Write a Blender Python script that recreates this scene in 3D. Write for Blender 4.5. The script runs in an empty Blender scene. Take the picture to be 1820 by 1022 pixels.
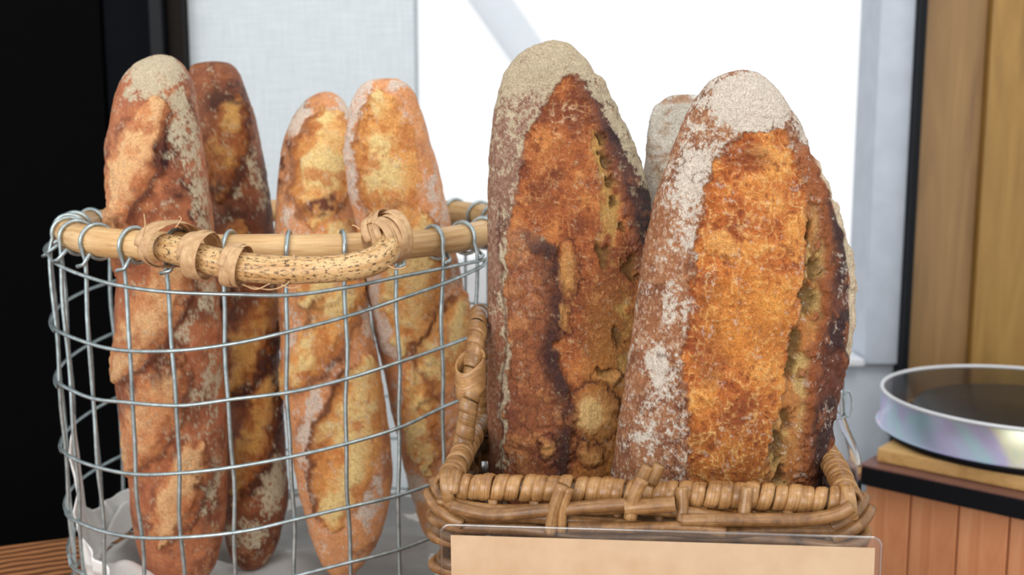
import bpy, bmesh, math, random
import numpy as np
from mathutils import Vector, Matrix

# ------------------------------------------------------------------ camera, light, exposure
SC = bpy.context.scene
COL = SC.collection
F = 1951.0                       # focal length in pixels of the 1820 px wide frame
PITCH = math.radians(8.5)
CAMZ = 1.22
cam_d = bpy.data.cameras.new('camera')
cam = bpy.data.objects.new('camera', cam_d)
COL.objects.link(cam)
cam.location = (0, 0, CAMZ)
cam.rotation_euler = (math.radians(90) - PITCH, 0, 0)
cam_d.sensor_width = 36.0
cam_d.lens = F / 1820.0 * 36.0
cam_d.clip_start = 0.02
cam_d.dof.use_dof = True
cam_d.dof.focus_distance = 0.79
cam_d.dof.aperture_fstop = 7.0
SC.camera = cam

world = bpy.data.worlds.new('bright_overcast_sky')
SC.world = world
world.use_nodes = True
bg = world.node_tree.nodes['Background']
bg.inputs['Color'].default_value = (0.96, 0.985, 1.0, 1)
bg.inputs['Strength'].default_value = 1.06


def area(name, loc, target, size, power, color):
    d = bpy.data.lights.new(name, 'AREA')
    d.shape = 'RECTANGLE'
    d.size, d.size_y = size
    d.energy = power
    d.color = color
    o = bpy.data.objects.new(name, d)
    COL.objects.link(o)
    o.location = loc
    o.rotation_euler = (Vector(target) - Vector(loc)).to_track_quat('-Z', 'Y').to_euler()
    return o


area('front_fill_light', (-1.3, -1.5, 1.7), (0.0, 0.9, 1.05), (2.2, 1.5), 45, (1.0, 0.985, 0.96))  # unseen area light added behind the camera to brighten the fronts
area('overhead_fill_light', (0.8, -0.1, 2.6), (0.0, 0.9, 1.0), (0.5, 0.5), 9, (1.0, 0.95, 0.87))  # added overhead fill, no fixture seen

SC.view_settings.view_transform = 'Standard'
SC.view_settings.look = 'None'
SC.view_settings.gamma = 1.0
SC.view_settings.exposure = 0.0
SC.view_settings.use_curve_mapping = False
SC.cycles.max_bounces = 10
SC.cycles.transmission_bounces = 10
SC.cycles.transparent_max_bounces = 12
SC.cycles.sample_clamp_indirect = 6.0
SC.cycles.caustics_refractive = False
SC.cycles.caustics_reflective = False

TZ = 0.76                        # table top height
KZ = 0.80                        # counter top height
WS = 1.10                        # distance factor of the wire basket group
cP, sP = math.cos(PITCH), math.sin(PITCH)


def ray(px, py):
    u, v = (px - 910.0) / F, (511.0 - py) / F
    return u, cP + v * sP, -sP + v * cP


def at(px, py, Y):
    """point of the photograph (px, py) lying at distance Y into the room"""
    dx, dy, dz = ray(px, py)
    t = Y / dy
    return Vector((dx * t, Y, CAMZ + dz * t))


def onz(px, py, z):
    """point of the photograph lying on the level plane z"""
    dx, dy, dz = ray(px, py)
    t = (z - CAMZ) / dz
    return Vector((dx * t, dy * t, z))


# ------------------------------------------------------------------ materials
def lin(c):
    c = np.asarray(c, float) / 255.0
    return np.where(c <= 0.04045, c / 12.92, ((c + 0.055) / 1.055) ** 2.4)


def L4(c):
    r = lin(c)
    return (float(r[0]), float(r[1]), float(r[2]), 1.0)


class NT:
    def __init__(s, name):
        s.m = bpy.data.materials.new(name)
        s.m.use_nodes = True
        s.t = s.m.node_tree
        s.b = s.t.nodes['Principled BSDF']

    def n(s, kind, **kw):
        nd = s.t.nodes.new('ShaderNode' + kind)
        for k, v in kw.items():
            if k in nd.inputs:
                nd.inputs[k].default_value = v
            else:
                setattr(nd, k, v)
        return nd

    def l(s, a, b):
        s.t.links.new(a, b)

    def mix(s, fac, a, b, blend='MIX'):
        nd = s.t.nodes.new('ShaderNodeMix')
        nd.data_type = 'RGBA'
        nd.blend_type = blend
        for i, v in ((0, fac), (6, a), (7, b)):
            if hasattr(v, 'links'):
                s.l(v, nd.inputs[i])
            else:
                nd.inputs[i].default_value = v
        return nd.outputs[2]

    def ramp(s, src, stops):
        nd = s.t.nodes.new('ShaderNodeValToRGB')
        el = nd.color_ramp.elements
        while len(el) < len(stops):
            el.new(0.5)
        for e, (p, c) in zip(el, stops):
            e.position = p
            e.color = c if len(c) == 4 else L4(c)
        s.l(src, nd.inputs[0])
        return nd.outputs[0]

    def coords(s, scale=(1, 1, 1), rot=(0, 0, 0), which='Object'):
        tc = s.n('TexCoord')
        mp = s.n('Mapping')
        mp.inputs['Scale'].default_value = scale
        mp.inputs['Rotation'].default_value = rot
        s.l(tc.outputs[which], mp.inputs[0])
        return mp.outputs[0]

    def noise(s, vec, scale, detail=4, rough=0.5, dist=0.0):
        nd = s.n('TexNoise')
        nd.inputs['Scale'].default_value = scale
        nd.inputs['Detail'].default_value = detail
        nd.inputs['Roughness'].default_value = rough
        nd.inputs['Distortion'].default_value = dist
        if vec is not None:
            s.l(vec, nd.inputs['Vector'])
        return nd.outputs[0]

    def bump(s, src, strength, dist):
        nd = s.n('Bump')
        nd.inputs['Strength'].default_value = strength
        nd.inputs['Distance'].default_value = dist
        s.l(src, nd.inputs['Height'])
        s.l(nd.outputs[0], s.b.inputs['Normal'])

    def col(s, v):
        if hasattr(v, 'links'):
            s.l(v, s.b.inputs['Base Color'])
        else:
            s.b.inputs['Base Color'].default_value = v

    def set(s, **kw):
        for k, v in kw.items():
            s.b.inputs[k.replace('_', ' ')].default_value = v
        return s


def mottled(name, c1, c2, scale=(1, 1, 1), nscale=60, rough=0.55, metal=0.0, bump=0.0, bdist=0.001, rot=(0, 0, 0), detail=5):
    m = NT(name)
    v = m.coords(scale, rot)
    n = m.noise(v, nscale, detail, 0.6)
    m.col(m.ramp(n, [(0.3, c1), (0.7, c2)]))
    m.set(Roughness=rough, Metallic=metal)
    if bump:
        m.bump(n, bump, bdist)
    return m.m


def bread_material():
    m = NT('baked_crust')
    at_ = m.n('Attribute', attribute_name='Col')
    ar = m.n('Attribute', attribute_name='Rough')
    v = m.coords()
    fine = m.noise(v, 750, 6, 0.65, 0.6)
    mid = m.noise(v, 210, 5, 0.6, 4.5)
    f1 = m.ramp(fine, [(0.3, (0.50, 0.44, 0.40, 1)), (0.47, (0.98, 0.97, 0.96, 1)), (0.72, (1.12, 1.12, 1.12, 1))])
    c = m.mix(0.6, at_.outputs['Color'], f1, 'MULTIPLY')
    f2 = m.ramp(mid, [(0.33, (0.46, 0.38, 0.34, 1)), (0.5, (0.97, 0.96, 0.95, 1)), (0.66, (1.22, 1.22, 1.22, 1))])
    c = m.mix(0.75, c, f2, 'MULTIPLY')
    m.col(c)
    m.l(ar.outputs['Fac'], m.b.inputs['Roughness'])
    m.b.inputs['Specular IOR Level'].default_value = 0.42
    add = m.n('Math', operation='ADD')
    m.l(fine, add.inputs[0])
    m.l(mid, add.inputs[1])
    m.bump(add.outputs[0], 0.85, 0.0014)
    return m.m


def cane_material(name, c1, c2, c3, rough=0.34):
    m = NT(name)
    uv = m.n('UVMap')
    mp = m.n('Mapping')
    mp.inputs['Scale'].default_value = (5, 0.7, 1)
    m.l(uv.outputs[0], mp.inputs[0])
    v = m.coords()
    n = m.noise(v, 70, 4, 0.65, 0.4)
    n2 = m.noise(mp.outputs[0], 4, 5, 0.65)
    c = m.ramp(n, [(0.28, c1), (0.5, c2), (0.72, c3)])
    c = m.mix(0.75, c, m.ramp(n2, [(0.32, (0.42, 0.33, 0.26, 1)), (0.5, (0.9, 0.88, 0.85, 1)), (0.68, (1.15, 1.12, 1.1, 1))]), 'MULTIPLY')
    oi = m.n('ObjectInfo')
    rr_ = m.ramp(oi.outputs['Random'], [(0.0, (0.74, 0.72, 0.70, 1)), (1.0, (1.05, 1.03, 1.0, 1))])
    m.col(m.mix(0.8, c, rr_, 'MULTIPLY'))
    m.set(Roughness=rough)
    m.bump(n2, 0.3, 0.0005)
    return m.m


def bamboo_material(name, spots):
    m = NT(name)
    at_ = m.n('UVMap')
    mp = m.n('Mapping')
    mp.inputs['Scale'].default_value = (0.8, 0.3, 1)
    m.l(at_.outputs[0], mp.inputs[0])
    n = m.noise(mp.outputs[0], 5, 6, 0.65, 0.5)
    c = m.ramp(n, [(0.25, (164, 118, 70)), (0.45, (204, 160, 106)), (0.6, (224, 188, 136)), (0.8, (190, 144, 92))])
    mp2 = m.n('Mapping')
    mp2.inputs['Scale'].default_value = (3.5, 0.3, 1)
    m.l(at_.outputs[0], mp2.inputs[0])
    n2 = m.noise(mp2.outputs[0], 9, 5, 0.7)
    c = m.mix(0.8, c, m.ramp(n2, [(0.30, (0.5, 0.4, 0.3, 1)), (0.44, (1, 1, 1, 1))]), 'MULTIPLY')
    if spots:
        mp3 = m.n('Mapping')
        mp3.inputs['Scale'].default_value = (2.2, 5, 1)
        m.l(at_.outputs[0], mp3.inputs[0])
        n3 = m.noise(mp3.outputs[0], 4, 5, 0.75)
        c = m.mix(0.9, c, m.ramp(n3, [(0.42, (0.10, 0.075, 0.05, 1)), (0.475, (1, 1, 1, 1))]), 'MULTIPLY')
    m.col(c)
    m.set(Roughness=0.42)
    m.bump(n2, 0.25, 0.0006)
    return m.m


def wood_material(name, c1, c2, c3, scale=(1, 1, 1), ring=False, rough=0.45, nscale=8.0, rnd=0.0):
    m = NT(name)
    v = m.coords(scale)
    if ring:
        w = m.n('TexWave', wave_type='RINGS', rings_direction='Z')
        w.inputs['Scale'].default_value = nscale
        w.inputs['Distortion'].default_value = 2.5
        w.inputs['Detail'].default_value = 3
        m.l(v, w.inputs['Vector'])
        f = w.outputs[1]
    else:
        f = m.noise(v, nscale, 6, 0.6, 1.2)
    c = m.ramp(f, [(0.2, c1), (0.5, c2), (0.8, c3)])
    if rnd:
        oi = m.n('ObjectInfo')
        rr_ = m.ramp(oi.outputs['Random'], [(0.0, (0.62, 0.52, 0.45, 1)), (1.0, (1.2, 1.15, 1.1, 1))])
        c = m.mix(rnd, c, rr_, 'MULTIPLY')
    m.col(c)
    m.set(Roughness=rough)
    m.bump(f, 0.15, 0.001)
    return m.m


def glass_material(name, tint=(1, 1, 1, 1), film=0.0, rough=0.0):
    m = NT(name)
    m.set(Base_Color=tint, Transmission_Weight=1.0, Roughness=rough, IOR=1.46)
    if film:
        m.b.inputs['Thin Film Thickness'].default_value = film
        m.b.inputs['Thin Film IOR'].default_value = 1.7
    return m.m


def thin_clear(name, film=0.0, tint=(1, 1, 1, 1), facing=0.35, rough=0.05, graze=0.5):
    """thin clear plastic sheet: mostly see-through with a mirror sheen"""
    m = NT(name)
    tr = m.n('BsdfTransparent')
    tr.inputs[0].default_value = tint
    m.set(Base_Color=(0.9, 0.93, 0.95, 1), Roughness=0.06, Metallic=0.0, Transmission_Weight=0.0, Specular_IOR_Level=0.5)
    gl = m.n('BsdfGlossy')
    gl.inputs['Roughness'].default_value = rough
    if film:
        v = m.coords()
        n = m.noise(v, 7, 3, 0.5, 1.0)
        c = m.ramp(n, [(0.3, (225, 245, 225)), (0.42, (255, 250, 215)), (0.52, (228, 215, 252)), (0.62, (210, 240, 250)), (0.75, (255, 240, 245))])
        m.l(c, gl.inputs['Color'])
    fr = m.n('LayerWeight')
    fr.inputs[0].default_value = 0.5
    pw_ = m.n('Math', operation='POWER')
    pw_.inputs[1].default_value = 4.0
    m.l(fr.outputs['Facing'], pw_.inputs[0])
    lw = m.n('Math', operation='MULTIPLY_ADD')
    lw.inputs[1].default_value = graze
    lw.inputs[2].default_value = facing
    m.l(pw_.outputs[0], lw.inputs[0])
    lw.use_clamp = True
    mx = m.n('MixShader')
    m.l(lw.outputs[0], mx.inputs[0])
    m.l(tr.outputs[0], mx.inputs[1])
    m.l(gl.outputs[0], mx.inputs[2])
    m.l(mx.outputs[0], m.t.nodes['Material Output'].inputs[0])
    return m.m


def linen_material():
    m = NT('pale_linen_weave')
    v = m.coords((300, 300, 300))
    a = m.n('TexNoise')
    a.inputs['Scale'].default_value = 1.0
    va = m.coords((18, 18, 260))
    vb = m.coords((260, 18, 18))
    na = m.noise(va, 1.0, 3, 0.6)
    nb = m.noise(vb, 1.0, 3, 0.6)
    ad = m.n('Math', operation='ADD')
    m.l(na, ad.inputs[0])
    m.l(nb, ad.inputs[1])
    hf = m.n('Math', operation='MULTIPLY')
    hf.inputs[1].default_value = 0.5
    m.l(ad.outputs[0], hf.inputs[0])
    m.col(m.ramp(hf.outputs[0], [(0.35, (196, 205, 210)), (0.65, (213, 221, 226))]))
    m.set(Roughness=0.9)
    return m.m


def canvas_material():
    m = NT('white_awning_canvas')
    m.col(m.ramp(m.noise(m.coords(), 40, 2), [(0.3, (246, 248, 250)), (0.7, (253, 254, 255))]))
    m.set(Roughness=0.9)
    tl = m.n('BsdfTranslucent')
    tl.inputs[0].default_value = (0.95, 0.97, 1.0, 1)
    mx = m.n('MixShader')
    mx.inputs[0].default_value = 0.85
    m.l(m.b.outputs[0], mx.inputs[1])
    m.l(tl.outputs[0], mx.inputs[2])
    m.l(mx.outputs[0], m.t.nodes['Material Output'].inputs[0])
    return m.m


def plain(name, c, rough=0.6, metal=0.0, spec=0.5):
    m = NT(name)
    v = m.coords()
    n = m.noise(v, 30, 3, 0.5)
    base = np.array(L4(c))
    m.col(m.ramp(n, [(0.3, tuple(np.append(base[:3] * 0.93, 1))), (0.7, tuple(np.append(base[:3] * 1.05, 1)))]))
    m.set(Roughness=rough, Metallic=metal, Specular_IOR_Level=spec)
    return m.m


M_BREAD = bread_material()
M_CANE = cane_material('brown_cane', (98, 68, 42), (146, 106, 66), (178, 138, 92), 0.28)
M_CANE_D = cane_material('dark_brown_cane', (66, 46, 30), (108, 80, 52), (140, 108, 74), 0.3)  # darker brown cane for base, cores and some strands
M_WRAP = cane_material('light_cane_strip', (128, 90, 54), (168, 126, 80), (196, 156, 108), 0.24)
M_RIM = bamboo_material('bamboo_rod', False)
M_HANDLE = bamboo_material('speckled_bamboo_rod', True)
M_RAFFIA = mottled('raffia_strip', (176, 134, 92), (214, 178, 134), (1, 1, 1), 140, 0.6, 0, 0.5, 0.0012)
M_WIRE = mottled('galvanised_wire', (142, 156, 158), (194, 206, 208), (1, 1, 1), 120, 0.36, 0.8, 0.2, 0.0004)
M_KRAFT = mottled('kraft_paper', (204, 170, 134), (215, 184, 149), (1, 1, 1), 55, 0.85, 0, 0.15, 0.0005)
M_CLEAR = thin_clear('clear_acrylic', 0, (1, 1, 1, 1), 0.02)
M_EDGE = thin_clear('clear_acrylic_edge', 0, (0.95, 0.96, 0.97, 1), 0.18)
M_COVER = thin_clear('iridescent_clear_plastic', 0, (0.97, 0.98, 0.98, 1), 0.02, 0.1, 0.18)
M_COVERW = thin_clear('iridescent_clear_wall', 1, (0.96, 0.97, 0.98, 1), 0.5, 0.35)
M_GLASS = glass_material('bottle_glass', (0.99, 1, 1, 1))
M_CLOTH = mottled('white_cotton', (236, 236, 233), (247, 247, 245), (1, 1, 1), 300, 0.95, 0, 0.3, 0.0006)
M_PAPER = mottled('pale_paper', (186, 182, 178), (206, 202, 198), (1, 1, 1), 30, 0.9)
M_TABLE = wood_material('ringed_table_wood', (96, 56, 30), (152, 96, 56), (176, 118, 74), (1, 1, 1), True, 0.5, 22.0)
M_PLANK = wood_material('orange_plank_wood', (188, 112, 70), (216, 146, 100), (232, 174, 132), (14, 14, 1.6), False, 0.5, 3.0, 0.6)
M_PANEL = wood_material('tan_cabinet_wood', (120, 90, 56), (146, 112, 70), (164, 128, 82), (16, 16, 1.4), False, 0.45, 2.0)
M_PANEL2 = wood_material('golden_cabinet_wood', (130, 96, 46), (156, 118, 58), (174, 136, 72), (16, 16, 1.4), False, 0.45, 2.0)
M_BOARD = wood_material('yellow_board_wood', (176, 132, 74), (212, 168, 106), (226, 188, 130), (2, 20, 20), False, 0.45, 3.0)
M_SLAB = wood_material('reddish_slab_top', (96, 62, 54), (124, 84, 74), (140, 98, 86), (3, 12, 12), False, 0.4, 3.0)
M_BLACK = plain('black_lacquer', (5, 5, 6), 0.8, 0, 0.03)
M_BLACK3 = plain('blue_black_lacquer', (9, 12, 17), 0.7, 0, 0.05)
M_BLACK2 = plain('black_edge', (12, 14, 19), 0.55, 0, 0.2)
M_DFRAME = plain('dark_brown_frame', (22, 16, 13), 0.6, 0, 0.1)
M_LINEN = linen_material()
M_WHITE = plain('white_paint', (226, 228, 232), 0.7)
M_POST = plain('grey_blue_paint', (188, 196, 208), 0.5)
M_PALEB = plain('pale_blue_paint', (214, 224, 236), 0.6)
M_FLOOR = plain('grey_floor', (120, 112, 104), 0.7)
M_CAKE = mottled('dark_chocolate', (10, 7, 7), (20, 14, 12), (1, 1, 1), 60, 0.5, 0, 0.3, 0.002)
M_PANE = thin_clear('window_glass', 0, (1, 1, 1, 1), 0.0)
M_AWN = canvas_material()


# ------------------------------------------------------------------ object helpers
def link(name, me, mat, parent=None, smooth=True):
    if mat is not None:
        me.materials.append(mat)
    if smooth:
        me.polygons.foreach_set('use_smooth', np.ones(len(me.polygons), bool))
    o = bpy.data.objects.new(name, me)
    COL.objects.link(o)
    if parent is not None:
        o.parent = parent
        o.matrix_parent_inverse = Matrix.Translation(-parent.location) if parent.rotation_euler[:] == (0, 0, 0) else parent.matrix_basis.inverted()
    return o


def empty(name, loc, label=None, cat=None, group=None):
    o = bpy.data.objects.new(name, None)
    COL.objects.link(o)
    o.location = loc
    o.empty_display_size = 0.02
    if label:
        tag(o, label, cat, group)
    return o


def tag(o, label=None, cat=None, group=None, kind=None):
    if label:
        o['label'] = label
    if cat:
        o['category'] = cat
    if group:
        o['group'] = group
    if kind:
        o['kind'] = kind
    return o


def mesh(verts, faces, name='m'):
    me = bpy.data.meshes.new(name)
    me.from_pydata([tuple(v) for v in verts], [], faces)
    me.update()
    return me


class MB:
    """collects pieces of one mesh"""
    def __init__(s):
        s.v, s.f, s.uv = [], [], []

    def grid(s, P, closed=False, cap=True, uv=None):
        """P: rows x cols x 3, columns wrap round"""
        P = np.asarray(P)
        n, k = P.shape[:2]
        b = len(s.v)
        s.v.extend(P.reshape(-1, 3).tolist())
        ln = np.concatenate([[0], np.cumsum(np.linalg.norm(np.diff(P[:, 0], axis=0), axis=1))])
        for i in range(n):
            for j in range(k):
                s.uv.append((2.0 * abs(j / k - 0.5), ln[i] * 10))
        for i in range(n if closed else n - 1):
            i2 = (i + 1) % n
            for j in range(k):
                j2 = (j + 1) % k
                s.f.append((b + i * k + j, b + i * k + j2, b + i2 * k + j2, b + i2 * k + j))
        if cap and not closed:
            s.f.append(tuple(b + j for j in range(k - 1, -1, -1)))
            s.f.append(tuple(b + (n - 1) * k + j for j in range(k)))

    def tube(s, pts, r, sides=8, closed=False, up=None):
        P = np.asarray([tuple(p) for p in pts], float)
        n = len(P)
        r = np.broadcast_to(np.asarray(r, float), (n,))
        T = (np.roll(P, -1, 0) - np.roll(P, 1, 0)) if closed else np.gradient(P, axis=0)
        T /= np.linalg.norm(T, axis=1)[:, None] + 1e-12
        N = np.zeros_like(P)
        ref = np.array([0, 0, 1.0]) if abs(T[0][2]) < 0.9 else np.array([1.0, 0, 0])
        v = np.cross(T[0], ref)
        v /= np.linalg.norm(v)
        for i in range(n):
            v = v - T[i] * v.dot(T[i])
            v /= np.linalg.norm(v) + 1e-12
            N[i] = v
        B = np.cross(T, N)
        a = np.linspace(0, 2 * math.pi, sides, endpoint=False)
        G = P[:, None, :] + r[:, None, None] * (np.cos(a)[None, :, None] * N[:, None, :] + np.sin(a)[None, :, None] * B[:, None, :])
        s.grid(G, closed)

    def strip(s, P, N, w, th, sides=10, closed=False):
        """flat oval section swept along P with outward vectors N (half width w, half thickness th)"""
        P, N = np.asarray(P, float), np.asarray(N, float)
        n = len(P)
        T = (np.roll(P, -1, 0) - np.roll(P, 1, 0)) if closed else np.gradient(P, axis=0)
        T /= np.linalg.norm(T, axis=1)[:, None] + 1e-12
        N = N - T * np.sum(N * T, 1)[:, None]
        N /= np.linalg.norm(N, axis=1)[:, None] + 1e-12
        B = np.cross(T, N)
        w = np.broadcast_to(np.asarray(w, float), (n,))
        th = np.broadcast_to(np.asarray(th, float), (n,))
        a = np.linspace(0, 2 * math.pi, sides, endpoint=False)
        ca = np.sign(np.cos(a)) * np.abs(np.cos(a)) ** 0.7
        G = P[:, None, :] + (w[:, None] * ca[None, :])[..., None] * B[:, None, :] + (th[:, None] * np.sin(a)[None, :])[..., None] * N[:, None, :]
        s.grid(G, closed)

    def box(s, c, e1, e2, e3):
        c, e1, e2, e3 = (Vector(x) for x in (c, e1, e2, e3))
        b = len(s.v)
        for sx in (-1, 1):
            for sy in (-1, 1):
                for sz in (-1, 1):
                    s.v.append(tuple(c + e1 * sx + e2 * sy + e3 * sz))
        fs = [(0, 1, 3, 2), (4, 6, 7, 5), (0, 4, 5, 1), (2, 3, 7, 6), (0, 2, 6, 4), (1, 5, 7, 3)]
        if e1.cross(e2).dot(e3) < 0:
            fs = [tuple(reversed(f)) for f in fs]
        s.f.extend(tuple(b + i for i in f) for f in fs)

    def lathe(s, prof, seg=64, c=(0, 0, 0)):
        b = len(s.v)
        n = len(prof)
        for r, z in prof:
            for k in range(seg):
                a = 2 * math.pi * k / seg
                s.v.append((c[0] + r * math.cos(a), c[1] + r * math.sin(a), c[2] + z))
        for i in range(n - 1):
            for k in range(seg):
                k2 = (k + 1) % seg
                s.f.append((b + i * seg + k, b + i * seg + k2, b + (i + 1) * seg + k2, b + (i + 1) * seg + k))

    def build(s, name, mat, parent=None, smooth=True, bevel=0.0):
        me = mesh(s.v, s.f, name)
        if bevel:
            bm = bmesh.new()
            bm.from_mesh(me)
            bmesh.ops.bevel(bm, geom=bm.edges[:], offset=bevel, segments=2, affect='EDGES', profile=0.6)
            bm.to_mesh(me)
            bm.free()
            smooth = False
        elif len(s.uv) == len(s.v):
            uv = me.uv_layers.new(name='UVMap')
            vi = np.empty(len(me.loops), np.int32)
            me.loops.foreach_get('vertex_index', vi)
            uv.data.foreach_set('uv', np.array(s.uv, np.float32)[vi].ravel())
        return link(name, me, mat, parent, smooth)


def box_obj(name, c, e1, e2, e3, mat, parent=None, bevel=0.002):
    m = MB()
    m.box(c, e1, e2, e3)
    return m.build(name, mat, parent, False, bevel)


def quadbox(name, x0, x1, y0, y1, z0, z1, mat, parent=None, bevel=0.002):
    return box_obj(name, ((x0 + x1) / 2, (y0 + y1) / 2, (z0 + z1) / 2), ((x1 - x0) / 2, 0, 0), (0, (y1 - y0) / 2, 0), (0, 0, (z1 - z0) / 2), mat, parent, bevel)


def smooth_path(pts, n):
    """Catmull-Rom through points, n samples"""
    P = np.asarray([tuple(p) for p in pts], float)
    m = len(P)
    E = np.vstack([2 * P[0] - P[1], P, 2 * P[-1] - P[-2]])
    out = []
    for t in np.linspace(0, m - 1 - 1e-9, n):
        i = int(t)
        f = t - i
        p0, p1, p2, p3 = E[i], E[i + 1], E[i + 2], E[i + 3]
        out.append(0.5 * (2 * p1 + (p2 - p0) * f + (2 * p0 - 5 * p1 + 4 * p2 - p3) * f * f + (3 * p1 - p0 - 3 * p2 + p3) * f ** 3))
    return np.array(out)


# ------------------------------------------------------------------ numpy noise
def _hash(ix, iy, iz, seed):
    h = (ix.astype(np.uint32) * np.uint32(374761393) + iy.astype(np.uint32) * np.uint32(668265263)
         + iz.astype(np.uint32) * np.uint32(2147483647) + np.uint32(seed * 974711 + 17))
    h = (h ^ (h >> np.uint32(13))) * np.uint32(1274126177)
    h = (h ^ (h >> np.uint32(16))) * np.uint32(2246822519)
    h = h ^ (h >> np.uint32(15))
    return (h & np.uint32(0xFFFFFF)).astype(np.float32) / np.float32(0xFFFFFF)


def vnoise(P, seed=0):
    P = P + 1000.0
    I = np.floor(P).astype(np.int64)
    f = (P - I).astype(np.float32)
    w = f * f * f * (f * (f * 6 - 15) + 10)
    r = 0
    for a in (0, 1):
        wx = w[..., 0] if a else 1 - w[..., 0]
        for b in (0, 1):
            wy = w[..., 1] if b else 1 - w[..., 1]
            for c in (0, 1):
                wz = w[..., 2] if c else 1 - w[..., 2]
                r = r + wx * wy * wz * _hash(I[..., 0] + a, I[..., 1] + b, I[..., 2] + c, seed)
    return r


def fbm(P, scale, oct=4, seed=0, gain=0.5):
    s, a, t = 0.0, 1.0, 0.0
    for o in range(oct):
        s = s + a * vnoise(P * (scale * 2.03 ** o), seed + o * 7)
        t += a
        a *= gain
    return s / t


def ridged(P, scale, oct=3, seed=0):
    s, a, t = 0.0, 1.0, 0.0
    for o in range(oct):
        n = 1 - np.abs(2 * vnoise(P * (scale * 2.1 ** o), seed + o * 5) - 1)
        s = s + a * n * n
        t += a
        a *= 0.55
    return s / t


def worley(P, scale, seed=0):
    P = P * scale + 1000.0
    I = np.floor(P).astype(np.int64)
    f1 = np.full(P.shape[:-1], 9.0, np.float32)
    f2 = f1.copy()
    cid = f1.copy()
    for a in (-1, 0, 1):
        for b in (-1, 0, 1):
            for c in (-1, 0, 1):
                J = (I[..., 0] + a, I[..., 1] + b, I[..., 2] + c)
                d = 0
                for k in range(3):
                    d = d + (J[k] + _hash(*J, seed + 31 * k) - P[..., k]) ** 2
                d = np.sqrt(d).astype(np.float32)
                h = _hash(*J, seed + 99)
                new = d < f1
                f2 = np.where(new, f1, np.minimum(f2, d))
                cid = np.where(new, h, cid)
                f1 = np.where(new, d, f1)
    return f1, f2, cid


def sm(a, b, x):
    t = np.clip((x - a) / (b - a), 0, 1)
    return t * t * (3 - 2 * t)


def pchip(x, y, q):
    x, y = np.asarray(x, float), np.asarray(y, float)
    h = np.diff(x)
    d = np.diff(y) / h
    m = np.zeros_like(y)
    for i in range(1, len(x) - 1):
        if d[i - 1] * d[i] > 0:
            w1, w2 = 2 * h[i] + h[i - 1], h[i] + 2 * h[i - 1]
            m[i] = (w1 + w2) / (w1 / d[i - 1] + w2 / d[i])
    m[0], m[-1] = d[0], d[-1]
    i = np.clip(np.searchsorted(x, q) - 1, 0, len(x) - 2)
    t = (q - x[i]) / h[i]
    return ((1 + 2 * t) * (1 - t) ** 2 * y[i] + t * (1 - t) ** 2 * h[i] * m[i] + t * t * (3 - 2 * t) * y[i + 1] + t * t * (t - 1) * h[i] * m[i + 1])


def mixc(A, B, m):
    return A + (np.asarray(B) - A) * np.asarray(m)[..., None]


def crv(ys, xs):
    return lambda y: np.interp(y, ys, xs)


def blob(px, py, cx, cy, rx, ry, ang=0.0):
    """1 at the centre, 0 on the ellipse, negative outside"""
    c, s = math.cos(ang), math.sin(ang)
    dx, dy = px - cx, py - cy
    u, v = (dx * c + dy * s) / rx, (-dx * s + dy * c) / ry
    return 1 - np.sqrt(u * u + v * v)


# ------------------------------------------------------------------ the setting
YW = 1.72
wx = lambda px: at(px, 400, YW).x
floor = quadbox('floor', -4, 4, -1.5, 4.2, -0.04, 0.0, M_FLOOR)
tag(floor, kind='structure')


def struct(o):
    o['kind'] = 'structure'
    return o


# black door with two shallow steps and its dark frame
struct(quadbox('door_1', wx(-900), wx(206), YW - 0.02, YW + 0.03, 0, 2.6, M_BLACK))
d1 = bpy.data.objects['door_1']
quadbox('door_stile', wx(208), wx(297), YW - 0.012, YW + 0.03, 0, 2.6, M_BLACK3, d1)
quadbox('door_frame', wx(300), wx(322), YW - 0.05, YW + 0.03, 0, 2.6, M_BLACK2, d1)
quadbox('door_casing', wx(323), wx(349), YW - 0.03, YW + 0.03, 0, 2.6, M_DFRAME, d1)
struct(quadbox('wall_back', wx(350), wx(740), YW, YW + 0.08, 0, 2.6, M_LINEN, None, 0.0005))
# low wall and sill under the window
zs1 = at(840, 470, YW).z
zs2 = at(1520, 645, YW).z
struct(quadbox('wall_below_window', wx(741), wx(1120), YW, YW + 0.08, 0, zs1, M_WHITE))
lw2 = struct(quadbox('wall_below_window.001', wx(1121), wx(1612), YW, YW + 0.08, 0, zs2, M_PALEB))
wd = struct(quadbox('window_1', wx(741), wx(1540), YW + 0.05, YW + 0.054, zs2 + 0.003, 2.6, M_PANE, None, 0.0))
quadbox('sill', wx(1121), wx(1538), YW - 0.03, YW + 0.04, zs2 + 0.001, zs2 + 0.012, M_WHITE, wd)
quadbox('mullion', wx(1540.5), wx(1600), YW - 0.02, YW + 0.08, zs2 + 0.002, 2.6, M_POST, wd)
struct(quadbox('trim_1', wx(1600.5), wx(1612), YW - 0.04, YW + 0.06, 0.0, 2.6, M_BLACK2))
wr = struct(quadbox('wall_right', wx(1612.5), wx(1728), YW - 0.01, YW + 0.05, 0, 2.6, M_PANEL))
quadbox('panel', wx(1729), wx(1900), YW - 0.025, YW + 0.05, 0, 2.6, M_PANEL2, wr)
quadbox('panel', wx(1901), wx(2100), YW - 0.012, YW + 0.05, 0, 2.6, M_PANEL, wr)
quadbox('panel', wx(2101), wx(2700), YW - 0.025, YW + 0.05, 0, 2.6, M_PANEL2, wr)
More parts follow.
